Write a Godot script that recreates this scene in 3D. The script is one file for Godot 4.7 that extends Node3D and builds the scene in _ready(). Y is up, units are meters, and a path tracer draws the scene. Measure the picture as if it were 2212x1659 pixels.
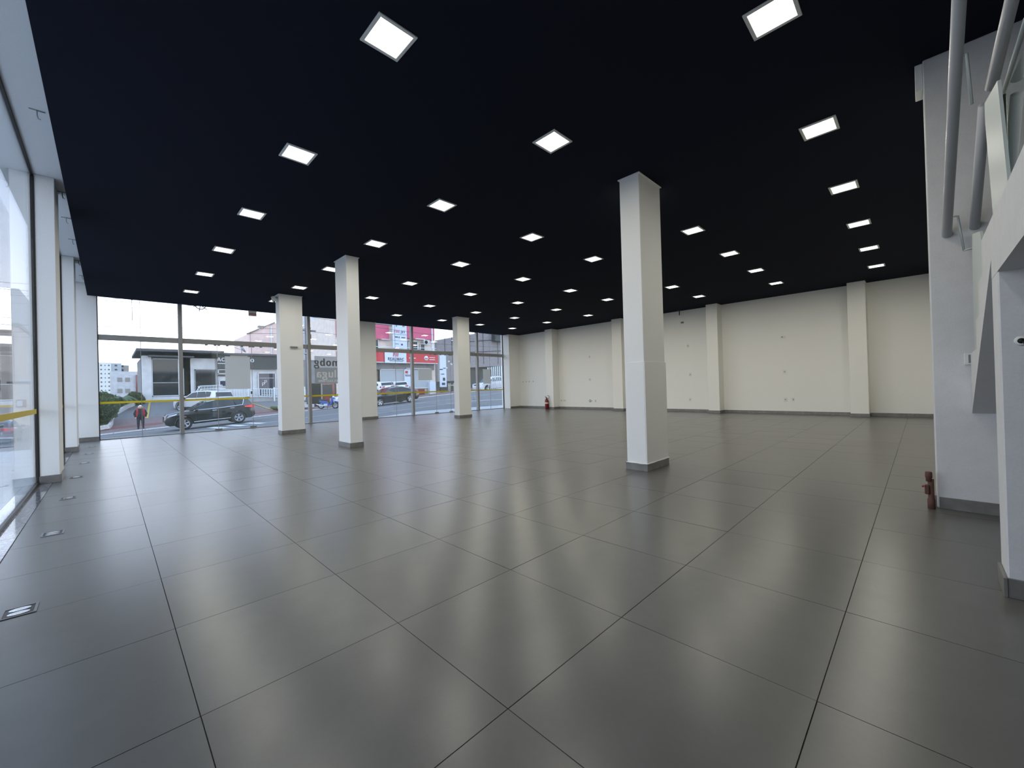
extends Node3D

var M = {}
var taken = {}
var rng = RandomNumberGenerator.new()

# ------------------------------------------------------------------ scene
func _ready():
	rng.seed = 7
	var cam = Camera3D.new()
	cam.name = "camera"
	cam.projection = Camera3D.PROJECTION_PERSPECTIVE
	cam.keep_aspect = Camera3D.KEEP_HEIGHT
	cam.fov = 86.72
	cam.near = 0.05
	cam.far = 2000.0
	cam.position = Vector3(0, 1.182, 0)
	cam.rotation = Vector3(0.00598, -0.78163, -0.02741)
	add_child(cam)
	cam.current = true

	var sky_mat = ProceduralSkyMaterial.new()
	sky_mat.sky_top_color = Color(0.57, 0.68, 0.83)
	sky_mat.sky_horizon_color = Color(0.96, 0.96, 0.97)
	sky_mat.sky_curve = 0.18
	sky_mat.ground_bottom_color = Color(0.32, 0.31, 0.30)
	sky_mat.ground_horizon_color = Color(0.72, 0.71, 0.70)
	sky_mat.sky_energy_multiplier = 1.8
	sky_mat.sun_angle_max = 1.0
	var sky = Sky.new()
	sky.sky_material = sky_mat
	var env = Environment.new()
	env.background_mode = Environment.BG_SKY
	env.sky = sky
	env.ambient_light_source = Environment.AMBIENT_SOURCE_SKY
	env.tonemap_mode = Environment.TONE_MAPPER_LINEAR
	env.tonemap_exposure = 1.03
	env.sdfgi_enabled = true
	env.ssao_enabled = true
	env.ssil_enabled = true
	var we = WorldEnvironment.new()
	we.name = "world_environment"
	we.environment = env
	add_child(we)

	materials()
	build_floor()
	build_shell()
	build_columns()
	build_facade()
	build_left_windows()
	build_lights()
	build_stairs()
	build_wall_items()
	build_small_items()
	build_ground()
	build_buildings()
	build_vehicles()
	build_greenery()
	build_street_items()
	build_person()

# ------------------------------------------------------------------ materials
func noise_image(freq, size, seed_value, octaves = 4):
	var n = FastNoiseLite.new()
	n.seed = seed_value
	n.noise_type = FastNoiseLite.TYPE_SIMPLEX_SMOOTH
	n.frequency = freq
	n.fractal_octaves = octaves
	return n.get_seamless_image(size, size)

func tint_texture(img, a, b, img2 = null, share2 = 0.0):
	var w = img.get_width()
	var out = Image.create(w, w, false, Image.FORMAT_RGB8)
	for y in w:
		for x in w:
			var v = img.get_pixel(x, y).r
			if img2 != null:
				v = v * (1.0 - share2) + img2.get_pixel(x, y).r * share2
			v = clampf((v - 0.5) * 1.6 + 0.5, 0, 1)
			out.set_pixel(x, y, a.lerp(b, v))
	out.generate_mipmaps()
	return ImageTexture.create_from_image(out)

func grey_texture(img, lo, hi):
	return tint_texture(img, Color(lo, lo, lo), Color(hi, hi, hi))

func mat(called, color, rough = 0.8, metal = 0.0):
	var m = StandardMaterial3D.new()
	m.resource_name = called
	m.albedo_color = color
	m.roughness = rough
	m.metallic = metal
	M[called] = m
	return m

func textured(called, tex, rough, scale):
	var m = mat(called, Color.WHITE, rough)
	m.albedo_texture = tex
	m.uv1_triplanar = true
	m.uv1_world_triplanar = true
	m.uv1_scale = Vector3(scale, scale, scale)
	return m

func glass(called, color, alpha):
	var m = mat(called, Color(color.r, color.g, color.b, alpha), 0.0)
	m.transparency = BaseMaterial3D.TRANSPARENCY_ALPHA
	m.cull_mode = BaseMaterial3D.CULL_DISABLED
	return m

func translucent(called, color):
	var m = mat(called, color, 0.8)
	m.backlight_enabled = true
	m.backlight = Color(0.8, 0.8, 0.8)
	m.cull_mode = BaseMaterial3D.CULL_DISABLED
	return m

func materials():
	var cloud = noise_image(0.012, 512, 3)
	var fine = noise_image(0.11, 512, 9, 3)
	var k = 0
	for pair in [[0.352, 0.376], [0.362, 0.386], [0.343, 0.367], [0.354, 0.374]]:
		var a = Color(pair[0], pair[0] * 0.99, pair[0] * 0.95)
		var b = Color(pair[1], pair[1] * 0.99, pair[1] * 0.955)
		var m = textured("porcelain_%d" % k, tint_texture(cloud, a, b, fine, 0.35), [0.277, 0.279, 0.281, 0.278][k], 0.55 + 0.07 * k)
		m.metallic_specular = 0.58
		m.uv1_offset = Vector3(0.31 * k, 0.17 * k, 0.53 * k)
		k += 1
	mat("grout", Color(0.12, 0.105, 0.098), 0.95)
	textured("wall_paint", tint_texture(fine, Color(0.905, 0.90, 0.875), Color(0.92, 0.915, 0.89)), 0.75, 0.8)
	textured("column_paint", tint_texture(fine, Color(0.885, 0.885, 0.875), Color(0.90, 0.90, 0.89)), 0.55, 0.9)
	textured("plaster", tint_texture(fine, Color(0.90, 0.90, 0.89), Color(0.92, 0.92, 0.91)), 0.7, 1.1)
	textured("stair_plaster", tint_texture(cloud, Color(0.80, 0.80, 0.80), Color(0.835, 0.835, 0.835), fine, 0.5), 0.75, 0.9)
	mat("ceiling_paint", Color(0.115, 0.125, 0.165), 0.95)
	M.ceiling_paint.metallic_specular = 0.2
	textured("skirting_tile", tint_texture(cloud, Color(0.42, 0.41, 0.40), Color(0.48, 0.475, 0.46)), 0.35, 0.9)
	var vein = noise_image(0.03, 512, 21, 6)
	textured("marble", tint_texture(vein, Color(0.24, 0.24, 0.25), Color(0.66, 0.66, 0.67), fine, 0.4), 0.06, 1.4)
	glass("window_glass", Color(0.80, 0.88, 0.86), 0.035)
	mat("aluminium", Color(0.56, 0.56, 0.55), 0.45, 0.25)
	mat("dark_aluminium", Color(0.13, 0.125, 0.12), 0.4, 0.3)
	mat("steel", Color(0.62, 0.63, 0.64), 0.25, 0.9)
	mat("chrome", Color(0.85, 0.86, 0.88), 0.12, 1.0)
	mat("bright_trim", Color(0.86, 0.88, 0.90), 0.35, 0.3)
	var st = mat("safety_film", Color(0.83, 0.74, 0.10), 0.5)
	st.cull_mode = BaseMaterial3D.CULL_DISABLED
	var dif = mat("panel_glow", Color(0.95, 0.95, 0.93), 0.6)
	dif.emission_enabled = true
	dif.emission = Color(1.0, 0.985, 0.94)
	dif.emission_energy_multiplier = 3.0
	mat("panel_frame", Color(0.85, 0.85, 0.83), 0.5)
	mat("white_plastic", Color(0.86, 0.86, 0.84), 0.4)
	mat("grey_plastic", Color(0.50, 0.51, 0.52), 0.5)
	mat("hook_wire", Color(0.66, 0.66, 0.65), 0.5)
	mat("black_plastic", Color(0.035, 0.035, 0.04), 0.4)
	mat("tube_paint", Color(0.74, 0.75, 0.77), 0.4)
	mat("plate_paint", Color(0.72, 0.75, 0.74), 0.45)
	glass("green_glass", Color(0.30, 0.41, 0.37), 0.55)
	textured("rust", tint_texture(fine, Color(0.30, 0.19, 0.16), Color(0.44, 0.30, 0.26)), 0.7, 5.0)
	mat("red_paint", Color(0.62, 0.05, 0.07), 0.35)
	mat("extinguisher_red", Color(0.45, 0.03, 0.05), 0.25)
	mat("label_white", Color(0.85, 0.84, 0.80), 0.6)
	translucent("paper_grey", Color(0.80, 0.81, 0.80))
	translucent("banner_light", Color(0.80, 0.82, 0.85))
	translucent("banner_dark", Color(0.58, 0.60, 0.60))
	translucent("banner_letter", Color(0.97, 0.97, 0.98))
	translucent("banner_ink", Color(0.36, 0.38, 0.40))
	mat("text_dark", Color(0.20, 0.22, 0.24), 0.7)
	mat("text_light", Color(0.86, 0.87, 0.88), 0.7)
	# outside
	textured("asphalt", tint_texture(fine, Color(0.345, 0.335, 0.33), Color(0.43, 0.42, 0.41), cloud, 0.5), 0.9, 0.25)
	textured("lot_asphalt", tint_texture(cloud, Color(0.42, 0.405, 0.40), Color(0.48, 0.465, 0.455), fine, 0.4), 0.9, 0.2)
	textured("paving", tint_texture(fine, Color(0.42, 0.34, 0.32), Color(0.53, 0.45, 0.42), cloud, 0.4), 0.9, 0.5)
	textured("sidewalk_concrete", tint_texture(cloud, Color(0.62, 0.62, 0.61), Color(0.70, 0.69, 0.67), fine, 0.4), 0.9, 0.3)
	mat("road_white", Color(0.78, 0.78, 0.77), 0.8)
	mat("road_yellow", Color(0.72, 0.62, 0.30), 0.8)
	mat("road_red", Color(0.50, 0.30, 0.28), 0.85)
	textured("kerb_paint", tint_texture(cloud, Color(0.72, 0.70, 0.68), Color(0.84, 0.82, 0.80)), 0.85, 1.0)
	mat("dark_void", Color(0.05, 0.05, 0.055), 0.6)
	mat("shop_glass", Color(0.10, 0.12, 0.14), 0.06)
	mat("blue_glass", Color(0.16, 0.18, 0.26), 0.06)
	textured("concrete", tint_texture(vein, Color(0.50, 0.48, 0.475), Color(0.63, 0.61, 0.60), fine, 0.5), 0.9, 0.18)
	mat("joint_dark", Color(0.33, 0.32, 0.32), 0.9)
	textured("cream_wall", tint_texture(cloud, Color(0.88, 0.82, 0.76), Color(0.93, 0.87, 0.81)), 0.85, 0.2)
	textured("pale_wall", tint_texture(cloud, Color(0.77, 0.77, 0.765), Color(0.83, 0.83, 0.82)), 0.85, 0.2)
	textured("pink_wall", tint_texture(cloud, Color(0.91, 0.79, 0.74), Color(0.95, 0.84, 0.79)), 0.85, 0.2)
	textured("beige_wall", tint_texture(cloud, Color(0.84, 0.76, 0.69), Color(0.89, 0.81, 0.74)), 0.85, 0.1)
	textured("pale_paving", tint_texture(cloud, Color(0.83, 0.82, 0.81), Color(0.90, 0.89, 0.88)), 0.85, 0.2)
	textured("grey_wall", tint_texture(cloud, Color(0.47, 0.47, 0.47), Color(0.54, 0.54, 0.54)), 0.85, 0.2)
	mat("tower_white", Color(0.84, 0.85, 0.82), 0.85)
	mat("tower_grey", Color(0.66, 0.69, 0.70), 0.85)
	mat("tower_tan", Color(0.60, 0.57, 0.54), 0.85)
	mat("fascia_dark", Color(0.25, 0.26, 0.25), 0.6)
	mat("roof_dark", Color(0.35, 0.34, 0.34), 0.8)
	mat("store_red", Color(0.76, 0.20, 0.23), 0.5)
	mat("store_pink", Color(0.80, 0.38, 0.48), 0.6)
	mat("banner_white", Color(0.80, 0.84, 0.88), 0.6)
	mat("navy_text", Color(0.10, 0.15, 0.24), 0.6)
	mat("red_text", Color(0.72, 0.13, 0.17), 0.6)
	mat("rail_white", Color(0.84, 0.86, 0.86), 0.5)
	mat("wire_dark", Color(0.20, 0.20, 0.21), 0.7)
	textured("pole_concrete", tint_texture(fine, Color(0.42, 0.42, 0.43), Color(0.52, 0.52, 0.53)), 0.9, 1.0)
	for c in [["paint_black", Color(0.045, 0.052, 0.075)], ["paint_coal", Color(0.05, 0.052, 0.058)], ["paint_white", Color(0.86, 0.86, 0.87)], ["paint_silver", Color(0.52, 0.55, 0.60)], ["paint_red", Color(0.45, 0.07, 0.09)], ["paint_blue", Color(0.04, 0.30, 0.62)]]:
		var m2 = mat(c[0], c[1], 0.28)
		m2.clearcoat_enabled = true
		m2.clearcoat = 0.8
		m2.clearcoat_roughness = 0.05
	mat("car_glass", Color(0.07, 0.10, 0.115), 0.05)
	mat("rubber", Color(0.055, 0.055, 0.06), 0.8)
	mat("alloy", Color(0.74, 0.75, 0.77), 0.3, 0.5)
	mat("alloy_dark", Color(0.10, 0.10, 0.11), 0.5, 0.3)
	mat("lamp_clear", Color(0.82, 0.85, 0.88), 0.12, 0.3)
	var tl = mat("tail_light_red", Color(0.75, 0.06, 0.08), 0.2)
	tl.emission_enabled = true
	tl.emission = Color(1.0, 0.10, 0.10)
	tl.emission_energy_multiplier = 0.7
	mat("tail_plain", Color(0.55, 0.05, 0.07), 0.2)
	var leaf = mat("leaf", Color(0.22, 0.29, 0.13), 0.7)
	leaf.cull_mode = BaseMaterial3D.CULL_DISABLED
	leaf.vertex_color_use_as_albedo = true
	leaf.albedo_color = Color.WHITE
	leaf.backlight_enabled = true
	leaf.backlight = Color(0.25, 0.28, 0.15)
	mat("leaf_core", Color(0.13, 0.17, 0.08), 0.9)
	mat("bark", Color(0.30, 0.25, 0.20), 0.9)
	mat("soil", Color(0.25, 0.22, 0.17), 0.95)
	textured("grass", tint_texture(fine, Color(0.24, 0.30, 0.14), Color(0.36, 0.42, 0.22)), 0.95, 2.0)
	mat("skin", Color(0.78, 0.56, 0.47), 0.6)
	mat("hair_white", Color(0.86, 0.84, 0.82), 0.8)
	mat("shirt_dark", Color(0.07, 0.07, 0.085), 0.85)
	mat("jacket_red", Color(0.58, 0.12, 0.15), 0.8)
	mat("sleeve_dark", Color(0.06, 0.055, 0.07), 0.85)
	mat("trouser_navy", Color(0.085, 0.10, 0.16), 0.85)

# ------------------------------------------------------------------ node helpers
func numbered(called):
	var n = taken.get(called, 0)
	taken[called] = n + 1
	return called if n == 0 else "%s_%03d" % [called, n]

func thing(called, label, category, at = Vector3.ZERO, group = ""):
	var o = Node3D.new()
	o.name = numbered(called)
	add_child(o)
	o.position = at
	o.set_meta("label", label)
	o.set_meta("category", category)
	if group != "":
		o.set_meta("group", group)
	return o

func structure(called, label = ""):
	var o = Node3D.new()
	o.name = numbered(called)
	add_child(o)
	o.set_meta("kind", "structure")
	if label != "":
		o.set_meta("label", label)
	return o

func part(parent, called, mesh, m, at = Transform3D.IDENTITY, label = ""):
	var o = MeshInstance3D.new()
	o.name = called
	o.mesh = mesh
	o.material_override = M[m] if m is String else m
	parent.add_child(o, true)
	o.transform = at
	if label != "":
		o.set_meta("label", label)
	return o

func at(x, y, z):
	return Transform3D(Basis.IDENTITY, Vector3(x, y, z))

# ------------------------------------------------------------------ mesh helpers
func begin(smooth = false):
	var s = SurfaceTool.new()
	s.begin(Mesh.PRIMITIVE_TRIANGLES)
	s.set_smooth_group(0 if smooth else -1)
	return s

func finish(s):
	s.generate_normals()
	return s.commit()

func tri(s, a, b, c, out):
	if (b - a).cross(c - a).dot(out) > 0:
		s.add_vertex(a); s.add_vertex(c); s.add_vertex(b)
	else:
		s.add_vertex(a); s.add_vertex(b); s.add_vertex(c)

func face(s, pts, out):
	for i in range(1, pts.size() - 1):
		tri(s, pts[0], pts[i], pts[i + 1], out)

func add_box(s, c, size, b = 0.0, bas = Basis.IDENTITY):
	var h = size * 0.5
	b = minf(b, minf(h.x, minf(h.y, h.z)) * 0.6)
	if b <= 0.0:
		for ax in 3:
			for sg in [-1.0, 1.0]:
				var u = (ax + 1) % 3
				var v = (ax + 2) % 3
				var q = []
				for k in [[-1, -1], [1, -1], [1, 1], [-1, 1]]:
					var p = Vector3.ZERO
					p[ax] = sg * h[ax]
					p[u] = k[0] * h[u]
					p[v] = k[1] * h[v]
					q.append(c + bas * p)
				var o = Vector3.ZERO
				o[ax] = sg
				face(s, q, bas * o)
		return
	for ax in 3:
		var u = (ax + 1) % 3
		var v = (ax + 2) % 3
		for sg in [-1.0, 1.0]:
			var q = []
			for k in [[-1, -1], [1, -1], [1, 1], [-1, 1]]:
				var p = Vector3.ZERO
				p[ax] = sg * h[ax]
				p[u] = k[0] * (h[u] - b)
				p[v] = k[1] * (h[v] - b)
				q.append(c + bas * p)
			var o = Vector3.ZERO
			o[ax] = sg
			face(s, q, bas * o)
		for su in [-1.0, 1.0]:
			for sv in [-1.0, 1.0]:
				var q2 = []
				for e in [[0, -1.0], [1, -1.0], [1, 1.0], [0, 1.0]]:
					var p2 = Vector3.ZERO
					p2[ax] = e[1] * (h[ax] - b)
					p2[u] = su * (h[u] if e[0] == 0 else h[u] - b)
					p2[v] = sv * (h[v] - b if e[0] == 0 else h[v])
					q2.append(c + bas * p2)
				var o2 = Vector3.ZERO
				o2[u] = su
				o2[v] = sv
				face(s, q2, bas * o2)
	for sx in [-1.0, 1.0]:
		for sy in [-1.0, 1.0]:
			for sz in [-1.0, 1.0]:
				var g = Vector3(sx, sy, sz)
				var i = h - Vector3(b, b, b)
				tri(s, c + bas * (g * Vector3(h.x, i.y, i.z)), c + bas * (g * Vector3(i.x, h.y, i.z)), c + bas * (g * Vector3(i.x, i.y, h.z)), bas * g)

var box_cache = {}
func box(size, b = 0.004):
	var key = [size, b]
	if not box_cache.has(key):
		var s = begin()
		add_box(s, Vector3.ZERO, size, b)
		box_cache[key] = finish(s)
	return box_cache[key]

# a box between two corners as a part, its mesh centred on itself
func slab(parent, called, lo, hi, m, b = 0.004, label = ""):
	var size = (hi - lo).abs()
	return part(parent, called, box(size, b), m, Transform3D(Basis.IDENTITY, (lo + hi) * 0.5), label)

func add_tube(s, pts, r, n = 10, cap = true):
	var rings = []
	var up = Vector3.UP
	for i in pts.size():
		var d
		if i == 0:
			d = pts[1] - pts[0]
		elif i == pts.size() - 1:
			d = pts[i] - pts[i - 1]
		else:
			d = (pts[i + 1] - pts[i]).normalized() + (pts[i] - pts[i - 1]).normalized()
		d = d.normalized()
		if absf(d.dot(up)) > 0.95:
			up = Vector3.RIGHT if absf(d.x) < 0.9 else Vector3.BACK
		var a = d.cross(up).normalized()
		var b = a.cross(d).normalized()
		up = b
		var rr = r[i] if r is Array else r
		var ring = []
		for k in n:
			var t = TAU * k / n
			ring.append(pts[i] + (a * cos(t) + b * sin(t)) * rr)
		rings.append(ring)
	for i in pts.size() - 1:
		for k in n:
			var k2 = (k + 1) % n
			var o = rings[i][k] + rings[i][k2] + rings[i + 1][k] + rings[i + 1][k2] - 2.0 * (pts[i] + pts[i + 1])
			face(s, [rings[i][k], rings[i][k2], rings[i + 1][k2], rings[i + 1][k]], o)
	if cap:
		face(s, rings[0], pts[0] - pts[1])
		face(s, rings[-1], pts[-1] - pts[-2])

func tube(pts, r, n = 10):
	var s = begin(n > 5)
	add_tube(s, pts, r, n)
	return finish(s)

func add_lathe(s, prof, n = 16, x = Transform3D.IDENTITY):
	for i in prof.size() - 1:
		for k in n:
			var a0 = TAU * k / n
			var a1 = TAU * (k + 1) / n
			var q = []
			for e in [[prof[i], a0], [prof[i], a1], [prof[i + 1], a1], [prof[i + 1], a0]]:
				q.append(x * Vector3(e[0].x * cos(e[1]), e[0].y, e[0].x * sin(e[1])))
			var d = prof[i + 1] - prof[i]
			var am = (a0 + a1) * 0.5
			var out = x.basis * Vector3(d.y * cos(am), -d.x, d.y * sin(am))
			if prof[i].x < 1e-5:
				tri(s, q[0], q[2], q[3], out)
			elif prof[i + 1].x < 1e-5:
				tri(s, q[0], q[1], q[2], out)
			else:
				face(s, q, out)

# profile runs upwards on the outside
func lathe(prof, n = 16, x = Transform3D.IDENTITY, smooth = true):
	var s = begin(smooth)
	add_lathe(s, prof, n, x)
	return finish(s)

func add_prism(s, poly, z0, z1, x = Transform3D.IDENTITY):
	var p2 = PackedVector2Array(poly)
	var idx = Geometry2D.triangulate_polygon(p2)
	for i in range(0, idx.size(), 3):
		for e in [[z0, -1.0], [z1, 1.0]]:
			var q = []
			for k in 3:
				q.append(x * Vector3(poly[idx[i + k]].x, poly[idx[i + k]].y, e[0]))
			tri(s, q[0], q[1], q[2], x.basis * Vector3(0, 0, e[1] * signf(z1 - z0)))
	var ccw = not Geometry2D.is_polygon_clockwise(p2)
	for i in poly.size():
		var a = poly[i]
		var b = poly[(i + 1) % poly.size()]
		var nrm = Vector2(b.y - a.y, a.x - b.x) * (1.0 if ccw else -1.0)
		# is_polygon_clockwise uses y down, so the sign is checked against the polygon itself
		var mid = (a + b) * 0.5 + nrm.normalized() * 0.0005
		if Geometry2D.is_point_in_polygon(mid, p2):
			nrm = -nrm
		face(s, [x * Vector3(a.x, a.y, z0), x * Vector3(b.x, b.y, z0), x * Vector3(b.x, b.y, z1), x * Vector3(a.x, a.y, z1)], x.basis * Vector3(nrm.x, nrm.y, 0))

func prism(poly, z0, z1, x = Transform3D.IDENTITY):
	var s = begin()
	add_prism(s, poly, z0, z1, x)
	return finish(s)

func ellipsoid(r, n = 16, rows = 10):
	var prof = []
	for i in rows + 1:
		var t = -PI / 2 + PI * i / rows
		prof.append(Vector2(maxf(cos(t), 0.0 if i > 0 and i < rows else 0.0), sin(t)))
	prof[0].x = 0.0
	prof[rows].x = 0.0
	return lathe(prof, n, Transform3D(Basis.IDENTITY.scaled(r), Vector3.ZERO))

func lettering(parent, called, words, height, where, basis, m, depth = 0.004, font_name = "Droid Sans", weight = 700):
	var t = TextMesh.new()
	var f = SystemFont.new()
	f.font_names = PackedStringArray([font_name])
	f.font_weight = weight
	t.font = f
	t.text = words
	t.font_size = 32
	t.pixel_size = height / 23.0
	t.depth = depth
	t.curve_step = 2.0
	var o = MeshInstance3D.new()
	o.name = called
	o.mesh = t
	o.material_override = M[m]
	parent.add_child(o, true)
	o.transform = Transform3D(basis, where)
	return o

const ORD = ["first", "second", "third", "fourth", "fifth", "sixth", "seventh", "eighth", "ninth"]

# ------------------------------------------------------------------ floor
func build_floor():
	var fl = structure("floor", "grey satin porcelain tile floor with thin dark joints")
	slab(fl, "screed", Vector3(-0.95, -0.3, -16.35), Vector3(16.5, -0.002, 4.2), "grout", 0.0)
	var cells = []
	var x0 = 0.2227 - 0.8
	var z0 = -0.2975
	for i in 22:
		for j in range(-20, 7):
			var xa = x0 + 0.8 * i
			var za = z0 + 0.8 * (j - 1)
			var lo = Vector2(maxf(xa, -0.577), maxf(za, -16.1))
			var hi = Vector2(minf(xa + 0.8, 16.2), minf(za + 0.8, 4.0))
			if hi.x - lo.x < 0.02 or hi.y - lo.y < 0.02:
				continue
			if lo.x > 5.3 and lo.y > 0.5:
				continue
			var c = (lo + hi) * 0.5
			# in view: within the lens, measured from the camera's foot
			var f = Vector2(0.7044, -0.7098)
			var r = Vector2(0.7098, 0.7044)
			var dep = c.dot(f)
			var side = absf(c.dot(r))
			var seen = dep > 0.6 and side < dep * 1.35 + 0.6
			cells.append([(0.0 if seen else 1000.0) + c.length(), lo, hi])
	cells.sort_custom(func(a, b): return a[0] < b[0])
	var rest = []
	for k in 4:
		rest.append(begin())
	var count = 0
	var tile_rng = RandomNumberGenerator.new()
	tile_rng.seed = 41
	for cell in cells:
		var lo = cell[1]
		var hi = cell[2]
		var g = tile_rng.randf_range(0.0014, 0.0023)
		var a = Vector3(lo.x + g, -0.012, lo.y + g)
		var b = Vector3(hi.x - g, 0.0, hi.y - g)
		var kind = tile_rng.randi() % 4
		if count < 300:
			var o = slab(fl, "tile", a, b, "porcelain_%d" % kind, 0.0)
			o.basis = Basis(Vector3.RIGHT, tile_rng.randf_range(-0.0011, 0.0011)) * Basis(Vector3.BACK, tile_rng.randf_range(-0.0011, 0.0011))
		else:
			add_box(rest[kind], (a + b) * 0.5, b - a, 0.0, Basis(Vector3.RIGHT, tile_rng.randf_range(-0.0011, 0.0011)) * Basis(Vector3.BACK, tile_rng.randf_range(-0.0011, 0.0011)))
		count += 1
	for k in 4:
		var o = part(fl, "far_tiles", finish(rest[k]), "porcelain_%d" % k)
		o.set_meta("kind", "stuff")
	# polished stone strip along the left windows
	var zc = 4.0
	while zc > -16.0:
		var ze = maxf(zc - 1.9, -16.1)
		slab(fl, "marble_sill", Vector3(-0.72, -0.012, ze + 0.0015), Vector3(-0.58, 0.001, zc - 0.0015), "marble", 0.0015)
		zc = ze if ze > -16.05 else -17.0

# ------------------------------------------------------------------ shell
func build_shell():
	var ce = structure("ceiling", "matte near-black suspended ceiling")
	slab(ce, "ceiling_panel", Vector3(-0.375, 4.0, -16.1), Vector3(16.25, 4.08, 0.3), "ceiling_paint", 0.0)
	slab(ce, "ceiling_panel", Vector3(3.4, 4.0, 0.3), Vector3(16.25, 4.08, 4.0), "ceiling_paint", 0.0)
	slab(ce, "ceiling_panel", Vector3(-0.375, 4.0, 1.5), Vector3(3.4, 4.08, 4.0), "ceiling_paint", 0.0)
	slab(ce, "ceiling_panel", Vector3(-0.375, 4.0, 0.3), Vector3(-0.2, 4.08, 1.5), "ceiling_paint", 0.0)
	slab(ce, "soffit", Vector3(-1.0, 4.34, -16.5), Vector3(16.6, 4.6, 0.3), "plaster", 0.0)
	slab(ce, "soffit", Vector3(-1.0, 4.34, 1.5), Vector3(16.6, 4.6, 4.3), "plaster", 0.0)
	slab(ce, "soffit", Vector3(3.4, 4.34, 0.3), Vector3(16.6, 4.6, 1.5), "plaster", 0.0)
	slab(ce, "soffit", Vector3(-1.0, 4.34, 0.3), Vector3(-0.2, 4.6, 1.5), "plaster", 0.0)
	# stair well above the opening, closed to the sky
	slab(ce, "well_wall", Vector3(-0.3, 4.0, 0.2), Vector3(3.5, 6.6, 0.3), "ceiling_paint", 0.0)
	slab(ce, "well_wall", Vector3(-0.3, 4.0, 1.5), Vector3(3.5, 6.6, 1.6), "ceiling_paint", 0.0)
	slab(ce, "well_wall", Vector3(-0.3, 4.0, 0.3), Vector3(-0.2, 6.6, 1.5), "ceiling_paint", 0.0)
	slab(ce, "well_wall", Vector3(3.4, 4.0, 0.3), Vector3(3.5, 6.6, 1.5), "ceiling_paint", 0.0)
	slab(ce, "well_cap", Vector3(-0.4, 6.6, 0.1), Vector3(3.6, 6.7, 1.7), "ceiling_paint", 0.0)

	var wr = structure("wall_right", "long off-white painted wall with square pilasters")
	slab(wr, "wall_panel", Vector3(16.2, -0.1, -16.4), Vector3(16.45, 4.34, 0.6), "wall_paint", 0.0)
	for zz in [[-13.40, -12.93], [-9.55, -9.08], [-5.57, -5.18], [-1.52, -1.10]]:
		slab(wr, "pilaster", Vector3(15.72, 0, zz[0]), Vector3(16.22, 4.0, zz[1]), "wall_paint", 0.006)
	slab(wr, "corner_pilaster", Vector3(15.38, 0, -16.3), Vector3(16.22, 4.34, -15.66), "wall_paint", 0.006)
	var bb = structure("baseboard_right", "low grey tile skirting along the right wall")
	var cuts = [[-15.66, -13.40], [-12.93, -9.55], [-9.08, -5.57], [-5.18, -1.52], [-1.10, 0.45]]
	for c in cuts:
		var z = c[0]
		while z < c[1] - 0.05:
			var e = minf(z + 0.8, c[1])
			slab(bb, "skirting_tile", Vector3(16.188, 0.0005, z + 0.001), Vector3(16.2, 0.10, e - 0.001), "skirting_tile", 0.001)
			z = e
	for zz in [[-13.40, -12.93], [-9.55, -9.08], [-5.57, -5.18], [-1.52, -1.10]]:
		slab(bb, "skirting_tile", Vector3(15.708, 0.0005, zz[0] - 0.012), Vector3(15.72, 0.10, zz[1] + 0.012), "skirting_tile", 0.001)
		slab(bb, "skirting_tile", Vector3(15.72, 0.0005, zz[1]), Vector3(16.19, 0.10, zz[1] + 0.012), "skirting_tile", 0.001)
	slab(bb, "skirting_tile", Vector3(15.40, 0.0005, -15.66), Vector3(16.19, 0.10, -15.648), "skirting_tile", 0.001)

	var wb = structure("wall_back", "plain painted rear wall behind the viewpoint")
	slab(wb, "wall_panel", Vector3(-0.95, -0.1, 4.0), Vector3(5.5, 4.34, 4.25), "wall_paint", 0.0)
	slab(wb, "wall_panel", Vector3(5.43, -0.1, 0.46), Vector3(16.45, 4.34, 0.7), "wall_paint", 0.0)

	var ws = structure("wall_stair", "thick light grey plastered wall end beside the stairs")
	slab(ws, "wall_panel", Vector3(5.22, 0, 0.07), Vector3(5.46, 4.0, 4.05), "stair_plaster", 0.008)
	slab(ws, "wall_bump", Vector3(5.26, 3.76, 0.02), Vector3(5.45, 4.0, 0.07), "wall_paint", 0.004)
	slab(ws, "skirting_tile", Vector3(5.205, 0.0005, 0.085), Vector3(5.22, 0.10, 1.0), "skirting_tile", 0.001)
	slab(ws, "skirting_tile", Vector3(5.205, 0.0005, 1.0), Vector3(5.22, 0.10, 4.0), "skirting_tile", 0.001)
	slab(ws, "skirting_tile", Vector3(5.26, 0.0005, 0.055), Vector3(5.46, 0.10, 0.07), "skirting_tile", 0.001)

# ------------------------------------------------------------------ columns
func column(label, lo, hi):
	var c = (lo + hi) * 0.5
	var t = thing("column", label, "column", Vector3(c.x, 0, c.z), "free-standing columns of the hall")
	var w = hi.x - lo.x
	var d = hi.z - lo.z
	part(t, "shaft", box(Vector3(w, 4.0 - 0.002, d), 0.006), "column_paint", at(0, 2.0, 0))
	part(t, "cap_plate", box(Vector3(w + 0.035, 0.012, d + 0.035), 0.002), "column_paint", at(0, 3.993, 0))
	for sg in [-1.0, 1.0]:
		part(t, "skirting_tile", box(Vector3(w + 0.03, 0.1, 0.014), 0.0012), "skirting_tile", at(0, 0.0505, sg * (d * 0.5 + 0.008)))
		part(t, "skirting_tile", box(Vector3(0.014, 0.1, d), 0.0012), "skirting_tile", at(sg * (w * 0.5 + 0.008), 0.0505, 0))
	return t

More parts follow.
